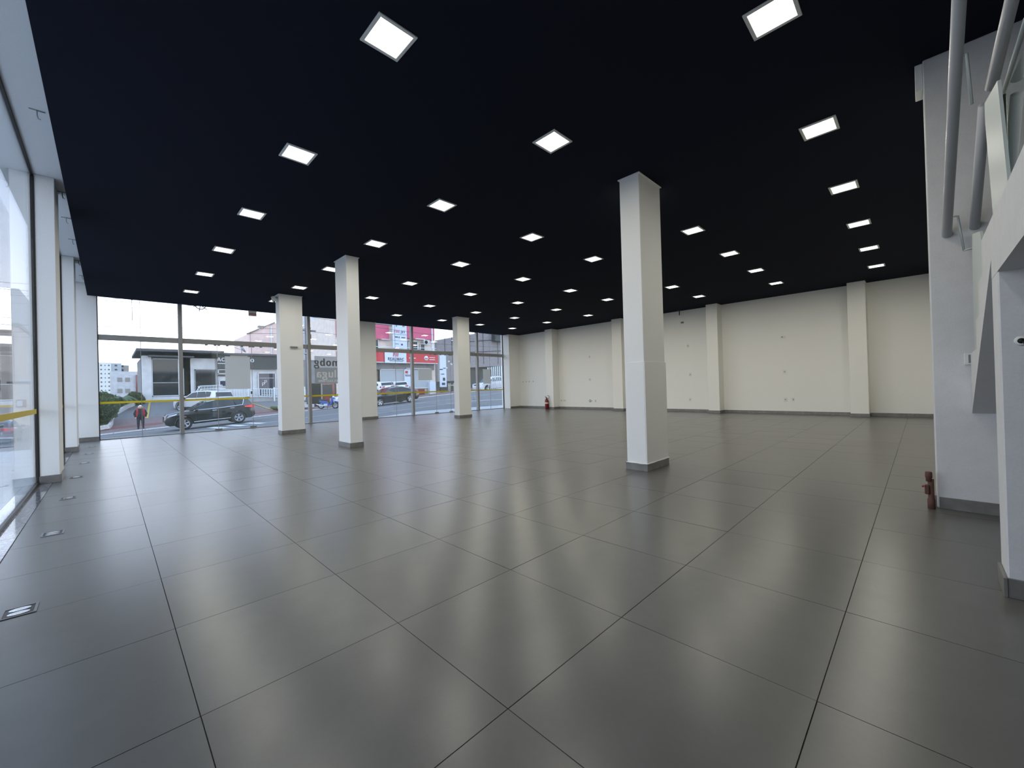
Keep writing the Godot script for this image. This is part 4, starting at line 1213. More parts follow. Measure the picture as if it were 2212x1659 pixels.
	part(kiosk, "roof", box(Vector3(1.7, 0.2, 1.7), 0.02), "roof_dark", at(0, 4.65, -0.7))

# ------------------------------------------------------------------ vehicles
# P: L length, W half width, H height, wb half wheelbase shift, r wheel radius, lower [outline above the sills from nose to tail], cabin [windscreen foot, roof front, roof rear, rear foot], belt
func half_width(P, x, y):
	var w = P.W
	var t = clampf((absf(x) / (P.L * 0.5) - 0.72) / 0.28, 0, 1)
	w *= 1.0 - 0.16 * t * t
	if y > P.belt:
		w *= 1.0 - 0.20 * clampf((y - P.belt) / (P.H - P.belt), 0, 1) - 0.03
	elif y < 0.45:
		w *= 1.0 - 0.04 * (0.45 - y) / 0.3
	return w

func shell(P, outline, bevel):
	var n = outline.size()
	var p2 = PackedVector2Array(outline)
	var inner = []
	for i in n:
		var a = outline[(i + n - 1) % n]
		var b = outline[i]
		var c = outline[(i + 1) % n]
		var d1 = (b - a).normalized()
		var d2 = (c - b).normalized()
		var nn = Vector2(d1.y, -d1.x) + Vector2(d2.y, -d2.x)
		if nn.length() < 0.01:
			nn = Vector2(d1.y, -d1.x)
		nn = nn.normalized()
		if not Geometry2D.is_point_in_polygon(b + nn * 0.003, p2):
			nn = -nn
		inner.append(b + nn * bevel)
	var s = begin(true)
	var idx = Geometry2D.triangulate_polygon(PackedVector2Array(inner))
	for sg in [-1.0, 1.0]:
		s.set_smooth_group(1)
		for i in range(0, idx.size(), 3):
			var q = []
			for k in 3:
				var v = inner[idx[i + k]]
				q.append(Vector3(v.x, v.y, sg * half_width(P, v.x, v.y)))
			tri(s, q[0], q[1], q[2], Vector3(0, 0, sg))
		for i in n:
			var j = (i + 1) % n
			var a = outline[i]
			var b = outline[j]
			var c = inner[j]
			var d = inner[i]
			var out = (a - d) + (b - c)
			face(s, [Vector3(a.x, a.y, sg * (half_width(P, a.x, a.y) - bevel)), Vector3(b.x, b.y, sg * (half_width(P, b.x, b.y) - bevel)), Vector3(c.x, c.y, sg * half_width(P, c.x, c.y)), Vector3(d.x, d.y, sg * half_width(P, d.x, d.y))], Vector3(out.x, out.y, sg * bevel))
	s.set_smooth_group(1)
	for i in n:
		var j = (i + 1) % n
		var a = outline[i]
		var b = outline[j]
		var o = (a - inner[i]) + (b - inner[j])
		var wa = half_width(P, a.x, a.y) - bevel
		var wb = half_width(P, b.x, b.y) - bevel
		for k in 4:
			var t0 = -1.0 + 0.5 * k
			var t1 = t0 + 0.5
			var ca = 0.02 * (1.0 - t0 * t0)
			var cb = 0.02 * (1.0 - t1 * t1)
			var up = Vector3(o.x, o.y, 0).normalized()
			face(s, [Vector3(a.x, a.y, wa * t0) + up * ca, Vector3(b.x, b.y, wb * t0) + up * ca, Vector3(b.x, b.y, wb * t1) + up * cb, Vector3(a.x, a.y, wa * t1) + up * cb], up)
	return finish(s)

# a panel lying on the flank
func flank(P, poly, sg, off, thick = 0.02):
	var s = begin(true)
	var p2 = PackedVector2Array(poly)
	var idx = Geometry2D.triangulate_polygon(p2)
	for i in range(0, idx.size(), 3):
		var q = []
		for k in 3:
			var v = poly[idx[i + k]]
			q.append(Vector3(v.x, v.y, sg * (half_width(P, v.x, v.y) + off)))
		tri(s, q[0], q[1], q[2], Vector3(0, 0, sg))
	s.set_smooth_group(-1)
	var c = Vector2.ZERO
	for v in poly:
		c += v
	c /= poly.size()
	for i in poly.size():
		var a = poly[i]
		var b = poly[(i + 1) % poly.size()]
		var za = sg * (half_width(P, a.x, a.y) + off)
		var zb = sg * (half_width(P, b.x, b.y) + off)
		var m = (a + b) * 0.5 - c
		face(s, [Vector3(a.x, a.y, za), Vector3(b.x, b.y, zb), Vector3(b.x, b.y, zb - sg * thick), Vector3(a.x, a.y, za - sg * thick)], Vector3(m.x, m.y, 0))
	return finish(s)

# a pane across the car between two profile points
func cross_pane(P, a, b, inset, off):
	var d = (b - a).normalized()
	var nrm = Vector2(-d.y, d.x)
	if nrm.y < 0:
		nrm = -nrm
	a += d * inset
	b -= d * inset
	var s = begin()
	var q = []
	for e in [[a, -1.0], [a, 1.0], [b, 1.0], [b, -1.0]]:
		var w = half_width(P, e[0].x, e[0].y) - 0.09
		var v = e[0] + nrm * off
		q.append(Vector3(v.x, v.y, e[1] * w))
	var o = Vector3(nrm.x, nrm.y, 0)
	face(s, q, o)
	for k in 4:
		var a1 = q[k]
		var b1 = q[(k + 1) % 4]
		face(s, [a1, b1, b1 - o * 0.03, a1 - o * 0.03], (a1 + b1) * 0.5 - (q[0] + q[2]) * 0.5)
	return finish(s)

func arch_points(cx, r, ra, y0, forward):
	var out = []
	var a0 = asin(clampf((y0 - r) / ra, -1, 1))
	for k in 11:
		var t = lerpf(a0, PI - a0, k / 10.0)
		out.append(Vector2(cx + cos(t) * ra, r + sin(t) * ra))
	if forward:
		out.reverse()
	return out

var wheel_cache = {}
func wheel_meshes(r, spokes):
	var key = [r, spokes]
	if wheel_cache.has(key):
		return wheel_cache[key]
	var turn = Transform3D(Basis(Vector3.RIGHT, PI / 2), Vector3.ZERO)
	var tyre = lathe([Vector2(r * 0.66, -0.10), Vector2(r * 0.9, -0.105), Vector2(r * 0.98, -0.085), Vector2(r, -0.05), Vector2(r, 0.05), Vector2(r * 0.98, 0.085), Vector2(r * 0.9, 0.105), Vector2(r * 0.66, 0.10), Vector2(r * 0.64, 0.06)], 28, turn)
	var dish = lathe([Vector2(r * 0.655, -0.09), Vector2(r * 0.655, 0.09), Vector2(r * 0.62, 0.095), Vector2(r * 0.60, 0.04), Vector2(0.0, 0.03)], 28, turn)
	var s = begin()
	for k in spokes:
		var a = TAU * k / spokes + 0.3
		for da in [-0.16, 0.16]:
			var p0 = Vector3(cos(a) * r * 0.10, sin(a) * r * 0.10, 0.07)
			var p1 = Vector3(cos(a + da) * r * 0.61, sin(a + da) * r * 0.61, 0.085)
			var side = Vector3(-sin(a), cos(a), 0) * r * 0.055
			var o = Vector3(0, 0, 0.02)
			face(s, [p0 - side, p1 - side * 1.2, p1 + side * 1.2, p0 + side], Vector3(0, 0, 1))
			face(s, [p0 - side, p1 - side * 1.2, p1 - side * 1.2 - o * 2, p0 - side - o * 2], -side)
			face(s, [p0 + side, p1 + side * 1.2, p1 + side * 1.2 - o * 2, p0 + side - o * 2], side)
	add_lathe(s, [Vector2(r * 0.17, 0.05), Vector2(r * 0.15, 0.085), Vector2(0.0, 0.09)], 14, turn)
	add_lathe(s, [Vector2(r * 0.655, 0.09), Vector2(r * 0.63, 0.1), Vector2(r * 0.58, 0.085)], 28, turn)
	var rim = finish(s)
	wheel_cache[key] = [tyre, dish, rim]
	return wheel_cache[key]

func car(called, label, P, paint, where, yaw, slope, detail = true):
	var t = thing(called, label, P.get("category", "car"), where)
	t.basis = Basis(Vector3.BACK, slope) * Basis(Vector3.UP, yaw)
	var h = P.L * 0.5
	var yb = P.get("sill", 0.26)
	var ra = P.r + 0.07
	var lower = [Vector2(-h + 0.10, yb + 0.08), Vector2(-h + 0.25, yb)]
	lower += arch_points(P.wr, P.r, ra, yb, true)
	lower += arch_points(P.wf, P.r, ra, yb, true)
	lower += [Vector2(h - 0.22, yb), Vector2(h - 0.06, yb + 0.10)]
	lower += P.lower
	var bev = 0.05
	part(t, "body", shell(P, lower, bev), paint)
	var cab = P.cabin
	part(t, "cabin", shell(P, cab, 0.04), paint)
	part(t, "underbody", box(Vector3(P.L * 0.82, 0.34, P.W * 1.55), 0.03), "black_plastic", at(0, yb + 0.22, 0))
	# glazing
	part(t, "windscreen", cross_pane(P, cab[0], cab[1], 0.06, 0.028), "car_glass")
	part(t, "rear_window", cross_pane(P, cab[-1], cab[-2], P.get("rear_inset", 0.08), 0.028), "car_glass")
	for sg in [-1.0, 1.0]:
		for w in P.windows:
			var win = part(t, "side_window", flank(P, w, sg, 0.006), "car_glass")
		if P.has("chrome"):
			var s = begin(true)
			var pts = []
			for v in P.chrome:
				pts.append(Vector3(v.x, v.y, sg * (half_width(P, v.x, v.y) + 0.012)))
			add_tube(s, pts, 0.020, 6)
			part(t, "window_trim", finish(s), "bright_trim", Transform3D.IDENTITY, "chrome window surround")
		for v in P.seams:
			var mid = (v[0] + v[1]) * 0.5
			var d = (v[1] - v[0]).normalized()
			var nn = Vector2(-d.y, d.x) * 0.008
			part(t, "door_seam", flank(P, [v[0] - nn, v[1] - nn, v[1] + nn, v[0] + nn], sg, 0.002, 0.01), "black_plastic")
		for v in P.handles:
			part(t, "door_handle", box(Vector3(0.24, 0.035, 0.045), 0.01), "chrome" if P.has("chrome") else paint, at(v.x, v.y, sg * (half_width(P, v.x, v.y) + 0.012)))
		part(t, "sill_trim", flank(P, [Vector2(P.wr + ra, yb), Vector2(P.wf - ra, yb), Vector2(P.wf - ra + 0.02, yb + 0.12), Vector2(P.wr + ra - 0.02, yb + 0.12)], sg, 0.004), "black_plastic")
		if P.has("sill_line"):
			var y = P.sill_line
			part(t, "sill_line", tube([Vector3(P.wr + ra, y, sg * (half_width(P, 0, y) + 0.01)), Vector3(P.wf - ra, y, sg * (half_width(P, 0, y) + 0.01))], 0.018, 6), "bright_trim")
		for cx in [P.wr, P.wf]:
			var arc = []
			for k in 13:
				var a = lerpf(-0.15, PI + 0.15, k / 12.0)
				arc.append(Vector2(cx + cos(a) * (ra + 0.035), P.r + sin(a) * (ra + 0.035)))
			for k in 13:
				var a = lerpf(PI + 0.15, -0.15, k / 12.0)
				arc.append(Vector2(cx + cos(a) * (ra - 0.005), P.r + sin(a) * (ra - 0.005)))
			if P.get("dark_arches", false):
				part(t, "wheel_arch", flank(P, arc, sg, 0.006), "black_plastic")
			var wm = wheel_meshes(P.r, P.get("spokes", 5))
			var wheel = part(t, "wheel", wm[0], "rubber", Transform3D(Basis(Vector3.UP, 0.0 if sg > 0 else PI), Vector3(cx, P.r, sg * (P.W - 0.12))))
			part(wheel, "rim_dish", wm[1], "alloy_dark")
			part(wheel, "rim", wm[2], "alloy")
		part(t, "headlight", flank(P, P.headlight, sg, 0.006), "lamp_clear")
		part(t, "tail_light", flank(P, P.tail, sg, 0.008), P.get("tail_m", "tail_plain"))
		var mv = P.mirror
		part(t, "mirror", box(Vector3(0.14, 0.15, 0.20), 0.04), P.get("mirror_m", paint), at(mv.x, mv.y, sg * (half_width(P, mv.x, P.belt) + 0.10)))
		# lamps facing forward and back
		part(t, "headlight", box(Vector3(0.05, 0.13, 0.36), 0.02), "lamp_clear", at(h - 0.05, P.lamp_y, sg * P.W * 0.60))
		part(t, "tail_light", box(Vector3(0.05, 0.15, 0.34), 0.02), P.get("tail_m", "tail_plain"), at(-h + 0.04, P.tail_y, sg * P.W * 0.62))
	part(t, "grille", box(Vector3(0.05, 0.16, P.W * 0.9), 0.02), "black_plastic", at(h - 0.035, P.lamp_y - 0.02, 0))
	part(t, "front_bumper", box(Vector3(0.08, 0.12, P.W * 1.3), 0.03), "black_plastic", at(h - 0.10, yb + 0.14, 0))
	part(t, "rear_bumper", box(Vector3(0.08, 0.16, P.W * 1.4), 0.03), "black_plastic" if P.get("dark_arches", false) else paint, at(-h + 0.07, yb + 0.20, 0))
	part(t, "number_plate", box(Vector3(0.03, 0.12, 0.40), 0.004), "label_white", at(-h + 0.02, P.tail_y - 0.10, 0))
	return t

func suv_params():
	return {
		"L": 4.48, "W": 0.93, "H": 1.64, "belt": 1.02, "r": 0.36, "wf": 1.36, "wr": -1.31, "sill": 0.27, "dark_arches": true, "sill_line": 0.40, "lamp_y": 0.80, "tail_y": 0.98, "tail_m": "tail_light_red", "mirror": Vector2(0.78, 1.06), "mirror_m": "paint_black",
		"lower": [Vector2(2.24, 0.55), Vector2(2.21, 0.78), Vector2(2.10, 0.93), Vector2(1.75, 1.01), Vector2(1.05, 1.07), Vector2(0.2, 1.06), Vector2(-1.2, 1.10), Vector2(-2.02, 1.12), Vector2(-2.16, 1.02), Vector2(-2.22, 0.75), Vector2(-2.24, 0.48)],
		"cabin": [Vector2(1.12, 1.03), Vector2(0.30, 1.53), Vector2(-0.15, 1.625), Vector2(-0.9, 1.64), Vector2(-1.62, 1.59), Vector2(-1.90, 1.545), Vector2(-2.10, 1.05)],
		"windows": [[Vector2(0.86, 1.09), Vector2(0.24, 1.48), Vector2(-0.22, 1.55), Vector2(-0.28, 1.10)], [Vector2(-0.34, 1.10), Vector2(-0.28, 1.555), Vector2(-1.02, 1.565), Vector2(-1.18, 1.13)], [Vector2(-1.24, 1.135), Vector2(-1.08, 1.565), Vector2(-1.55, 1.53), Vector2(-1.62, 1.47), Vector2(-1.55, 1.17)]],
		"chrome": [Vector2(0.90, 1.07), Vector2(-0.3, 1.075), Vector2(-1.2, 1.11), Vector2(-1.57, 1.145), Vector2(-1.66, 1.45), Vector2(-1.56, 1.56), Vector2(-1.05, 1.59), Vector2(-0.25, 1.575), Vector2(0.24, 1.505)],
		"seams": [[Vector2(0.80, 0.45), Vector2(0.86, 1.02)], [Vector2(-0.31, 0.42), Vector2(-0.31, 1.06)], [Vector2(-1.12, 0.72), Vector2(-1.22, 1.08)]],
		"handles": [Vector2(-0.10, 0.96), Vector2(-1.0, 0.99)],
		"headlight": [Vector2(2.12, 0.78), Vector2(1.70, 0.90), Vector2(1.66, 0.97), Vector2(2.02, 0.92)],
		"tail": [Vector2(-2.12, 0.92), Vector2(-1.66, 0.99), Vector2(-1.66, 1.03), Vector2(-2.05, 1.07)],
	}

func sedan_params():
	return {
		"L": 4.62, "W": 0.90, "H": 1.42, "belt": 0.92, "r": 0.33, "wf": 1.36, "wr": -1.34, "sill": 0.22, "lamp_y": 0.66, "tail_y": 0.84, "mirror": Vector2(0.80, 0.98), "mirror_m": "paint_coal",
		"lower": [Vector2(2.31, 0.50), Vector2(2.25, 0.68), Vector2(2.0, 0.79), Vector2(1.0, 0.93), Vector2(0.0, 0.95), Vector2(-1.2, 0.97), Vector2(-2.1, 1.0), Vector2(-2.25, 0.93), Vector2(-2.30, 0.70), Vector2(-2.31, 0.45)],
		"cabin": [Vector2(1.18, 0.90), Vector2(0.28, 1.36), Vector2(-0.25, 1.42), Vector2(-0.75, 1.40), Vector2(-1.25, 1.28), Vector2(-1.95, 0.94)],
		"windows": [[Vector2(0.90, 0.98), Vector2(0.22, 1.32), Vector2(-0.30, 1.355), Vector2(-0.34, 0.99)], [Vector2(-0.40, 0.99), Vector2(-0.36, 1.355), Vector2(-0.75, 1.34), Vector2(-1.2, 1.22), Vector2(-1.52, 1.03)]],
		"seams": [[Vector2(0.82, 0.40), Vector2(0.88, 0.92)], [Vector2(-0.37, 0.36), Vector2(-0.37, 0.94)]],
		"handles": [Vector2(-0.18, 0.84), Vector2(-1.12, 0.87)],
		"headlight": [Vector2(2.20, 0.62), Vector2(1.78, 0.70), Vector2(1.72, 0.79), Vector2(2.10, 0.73)],
		"tail": [Vector2(-2.24, 0.80), Vector2(-1.95, 0.86), Vector2(-1.98, 0.95), Vector2(-2.20, 0.94)],
	}

func hatch_params():
	return {
		"L": 4.0, "W": 0.87, "H": 1.50, "belt": 0.96, "r": 0.31, "wf": 1.25, "wr": -1.22, "sill": 0.23, "lamp_y": 0.72, "tail_y": 0.92, "mirror": Vector2(0.72, 1.02), "rear_inset": 0.1,
		"lower": [Vector2(2.0, 0.5), Vector2(1.96, 0.72), Vector2(1.75, 0.86), Vector2(0.95, 0.98), Vector2(0.0, 0.98), Vector2(-1.2, 1.02), Vector2(-1.88, 1.04), Vector2(-1.97, 0.92), Vector2(-2.0, 0.6), Vector2(-1.99, 0.42)],
		"cabin": [Vector2(1.12, 0.95), Vector2(0.32, 1.42), Vector2(-0.2, 1.50), Vector2(-1.0, 1.49), Vector2(-1.62, 1.43), Vector2(-1.90, 0.98)],
		"windows": [[Vector2(0.86, 1.02), Vector2(0.26, 1.37), Vector2(-0.26, 1.42), Vector2(-0.28, 1.03)], [Vector2(-0.34, 1.03), Vector2(-0.32, 1.42), Vector2(-1.0, 1.41), Vector2(-1.35, 1.25), Vector2(-1.35, 1.08)]],
		"seams": [[Vector2(0.78, 0.42), Vector2(0.84, 0.96)], [Vector2(-0.31, 0.38), Vector2(-0.31, 0.98)]],
		"handles": [Vector2(-0.15, 0.88), Vector2(-1.02, 0.92)],
		"headlight": [Vector2(1.90, 0.66), Vector2(1.52, 0.76), Vector2(1.48, 0.86), Vector2(1.82, 0.80)],
		"tail": [Vector2(-1.92, 0.84), Vector2(-1.70, 0.88), Vector2(-1.72, 1.0), Vector2(-1.88, 1.0)],
	}

func pickup_params():
	var p = suv_params()
	p.L = 5.2
	p.H = 1.80
	p.belt = 1.12
	p.r = 0.38
	p.wf = 1.60
	p.wr = -1.60
	p.erase("chrome")
	p.erase("sill_line")
	p.mirror = Vector2(0.98, 1.2)
	p.mirror_m = "paint_white"
	p.tail_m = "tail_plain"
	p.lamp_y = 0.92
	p.lower = [Vector2(2.6, 0.62), Vector2(2.56, 0.92), Vector2(2.42, 1.04), Vector2(1.35, 1.16), Vector2(0.2, 1.16), Vector2(-2.5, 1.18), Vector2(-2.58, 1.1), Vector2(-2.6, 0.6)]
	p.cabin = [Vector2(1.42, 1.12), Vector2(0.72, 1.72), Vector2(0.2, 1.80), Vector2(-0.75, 1.79), Vector2(-0.95, 1.70), Vector2(-1.05, 1.14)]
	p.windows = [[Vector2(1.15, 1.19), Vector2(0.64, 1.66), Vector2(0.2, 1.70), Vector2(0.16, 1.2)], [Vector2(0.10, 1.2), Vector2(0.14, 1.70), Vector2(-0.70, 1.69), Vector2(-0.85, 1.62), Vector2(-0.88, 1.2)]]
	p.seams = [[Vector2(1.05, 0.5), Vector2(1.1, 1.12)], [Vector2(0.13, 0.48), Vector2(0.13, 1.14)], [Vector2(-1.08, 0.48), Vector2(-1.08, 1.14)]]
	p.handles = [Vector2(0.3, 1.05), Vector2(-0.7, 1.05)]
	p.headlight = [Vector2(2.46, 0.9), Vector2(2.06, 0.98), Vector2(2.04, 1.07), Vector2(2.38, 1.02)]
	p.tail = [Vector2(-2.56, 0.85), Vector2(-2.42, 0.85), Vector2(-2.42, 1.12), Vector2(-2.55, 1.1)]
	return p

func build_vehicles():
	var sl = 0.0619
	var s = suv_params()
	var t = car("suv", "black SUV with chrome window trim driving past the glass doors", s, "paint_black", Vector3(4.50, gy(4.5, -31.1) + 0.27 * 0 + 0.02, -31.1), PI, sl)
	t.position.y = -0.726
	part(t, "roof_rail", tube([Vector3(0.1, 1.63, 0.62), Vector3(-0.6, 1.68, 0.64), Vector3(-1.5, 1.63, 0.62)], 0.022, 6), "alloy")
	part(t, "roof_rail", tube([Vector3(0.1, 1.63, -0.62), Vector3(-0.6, 1.68, -0.64), Vector3(-1.5, 1.63, -0.62)], 0.022, 6), "alloy")
	part(t, "spoiler", box(Vector3(0.30, 0.05, 1.2), 0.02), "paint_black", at(-1.92, 1.57, 0))
	var d = sedan_params()
	t = car("sedan", "black sedan with bright alloy wheels parked before the red store", d, "paint_coal", Vector3(16.58, -0.02, -31.0), PI, 0.078)
	var w = suv_params()
	w.erase("chrome")
	w.erase("sill_line")
	w.mirror_m = "black_plastic"
	w.tail_m = "tail_plain"
	t = car("suv", "white SUV parked by the ramp railing behind the black SUV", w, "paint_white", Vector3(5.5, 0, -41.0), PI * 0.5 + 0.55, 0.0)
	t.position.y = gy(5.5, -41.0) + 0.02
	t = car("hatchback", "white hatchback showing its red tail lights beside the street front column", hatch_params(), "paint_white", Vector3(20.1, 0, -40.6), PI * 0.5 + 0.18, 0.05)
	t.position.y = gy(20.1, -40.6) + 0.55
	t = car("hatchback", "white car with dark tail window half hidden behind the black sedan", hatch_params(), "paint_white", Vector3(23.0, 0, -41.6), PI * 0.5 - 0.2, 0.05)
	t.position.y = gy(23.0, -41.6) + 0.45
	t = car("hatchback", "white car with its front wheel showing right of the blue moped", hatch_params(), "paint_white", Vector3(16.35, 0, -37.4), PI, 0.06)
	t.position.y = gy(16.35, -37.4) + 0.04
	t = car("pickup_truck", "white pickup truck behind the tall white bars near the right wall", pickup_params(), "paint_white", Vector3(33.9, 0.0, -37.6), PI, 0.05)
	t.set_meta("category", "pickup")
	t.position.y = gy(33.9, -37.6) - 0.25
	t = car("hatchback", "silver grey car with lit red tail lights seen through the left side window", hatch_params_lit(), "paint_silver", Vector3(-5.1, -1.62, -41.6), PI * 0.5, 0.0)
	t.position.y = gy(-5.1, -41.6) + 0.02
	# moped
	var m = thing("moped", "small blue moped parked on the kerb in front of the dark storefront", "moped", Vector3(13.25, gy(13.25, -35.6) + 0.02, -35.6))
	m.basis = Basis(Vector3.UP, -0.8)
	var wm = wheel_meshes(0.29, 6)
	var thin = Basis.IDENTITY.scaled(Vector3(1, 1, 0.45))
	for x in [-0.60, 0.62]:
		var wheel = part(m, "wheel", wm[0], "rubber", Transform3D(thin, Vector3(x, 0.29, 0)))
		part(wheel, "rim_dish", wm[1], "alloy_dark")
		part(wheel, "rim", wm[2], "alloy")
	part(m, "body_panel", prism([Vector2(-0.75, 0.62), Vector2(-0.70, 0.74), Vector2(-0.15, 0.66), Vector2(0.0, 0.42), Vector2(0.22, 0.40), Vector2(0.30, 0.30), Vector2(-0.15, 0.28), Vector2(-0.45, 0.48)], -0.11, 0.11), "paint_blue")
	part(m, "leg_shield", prism([Vector2(0.22, 0.36), Vector2(0.36, 0.42), Vector2(0.50, 0.88), Vector2(0.42, 1.0), Vector2(0.34, 0.90)], -0.19, 0.19), "paint_blue")
	part(m, "front_fender", prism([Vector2(0.36, 0.56), Vector2(0.62, 0.66), Vector2(0.88, 0.58), Vector2(0.92, 0.46), Vector2(0.62, 0.58), Vector2(0.42, 0.48)], -0.08, 0.08), "paint_blue")
	part(m, "seat", box(Vector3(0.72, 0.11, 0.24), 0.04), "black_plastic", Transform3D(Basis(Vector3.BACK, -0.08), Vector3(-0.42, 0.76, 0)))
	part(m, "fork", tube([Vector3(0.62, 0.29, 0.09), Vector3(0.42, 0.95, 0.07)], 0.03, 8), "alloy")
	part(m, "fork", tube([Vector3(0.62, 0.29, -0.09), Vector3(0.42, 0.95, -0.07)], 0.03, 8), "alloy")
	part(m, "handlebar", tube([Vector3(0.30, 1.04, 0.34), Vector3(0.38, 1.02, 0.12), Vector3(0.38, 1.02, -0.12), Vector3(0.30, 1.04, -0.34)], 0.018, 8), "black_plastic")
	part(m, "headlight", box(Vector3(0.14, 0.16, 0.26), 0.05), "lamp_clear", at(0.46, 1.0, 0))
	part(m, "windshield", box(Vector3(0.03, 0.16, 0.22), 0.01), "rail_white", Transform3D(Basis(Vector3.BACK, 0.4), Vector3(0.44, 1.12, 0)))
	part(m, "engine", box(Vector3(0.36, 0.22, 0.22), 0.04), "alloy", at(-0.18, 0.32, 0.04))
	part(m, "exhaust", tube([Vector3(-0.1, 0.26, 0.12), Vector3(-0.45, 0.28, 0.15), Vector3(-0.95, 0.40, 0.16)], [0.03, 0.05, 0.05], 8), "chrome")
	part(m, "kick_stand", tube([Vector3(-0.1, 0.26, -0.08), Vector3(-0.16, 0.0, -0.2)], 0.014, 6), "black_plastic")

func hatch_params_lit():
	var p = hatch_params()
	p.tail_m = "tail_light_red"
	p.W = 0.92
	return p

# ------------------------------------------------------------------ greenery
func bush(label, where, r, seed_value, dark = 0.0):
	var t = thing("hedge_bush", label, "bush", where, "clipped bushes at the car park")
	part(t, "trunk", tube([Vector3(0, 0, 0), Vector3(0.03, r.y * 0.5, 0)], 0.07, 6), "bark")
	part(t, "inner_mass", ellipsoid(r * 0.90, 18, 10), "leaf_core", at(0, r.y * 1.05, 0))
	var g = RandomNumberGenerator.new()
	g.seed = seed_value
	var s = SurfaceTool.new()
	s.begin(Mesh.PRIMITIVE_TRIANGLES)
	s.set_smooth_group(-1)
	for k in 2600:
		var u = g.randf_range(-1, 1)
		var a = g.randf() * TAU
		var n = Vector3(sqrt(1 - u * u) * cos(a), u, sqrt(1 - u * u) * sin(a))
		var bump = 1.0 + 0.07 * sin(n.x * 7.0 + seed_value) * cos(n.z * 6.0) + 0.05 * sin(n.y * 9.0)
		var p = n * r * bump * g.randf_range(0.90, 1.03)
		p.y += r.y * 1.05
		var d = (n + Vector3(g.randf_range(-0.7, 0.7), g.randf_range(-0.5, 0.7), g.randf_range(-0.7, 0.7))).normalized()
		var side = d.cross(Vector3(g.randf_range(-1, 1), g.randf_range(-1, 1), g.randf_range(-1, 1))).normalized()
		var l = g.randf_range(0.07, 0.13)
		var v = g.randf_range(0.6, 1.25) * (1.0 - dark)
		var c = Color(0.085 * v, 0.115 * v, 0.035 * v)
		for q in [p - side * l * 0.4, p + d * l, p + side * l * 0.4]:
			s.set_color(c)
			s.add_vertex(q)
	part(t, "foliage", finish(s), "leaf")
	return t

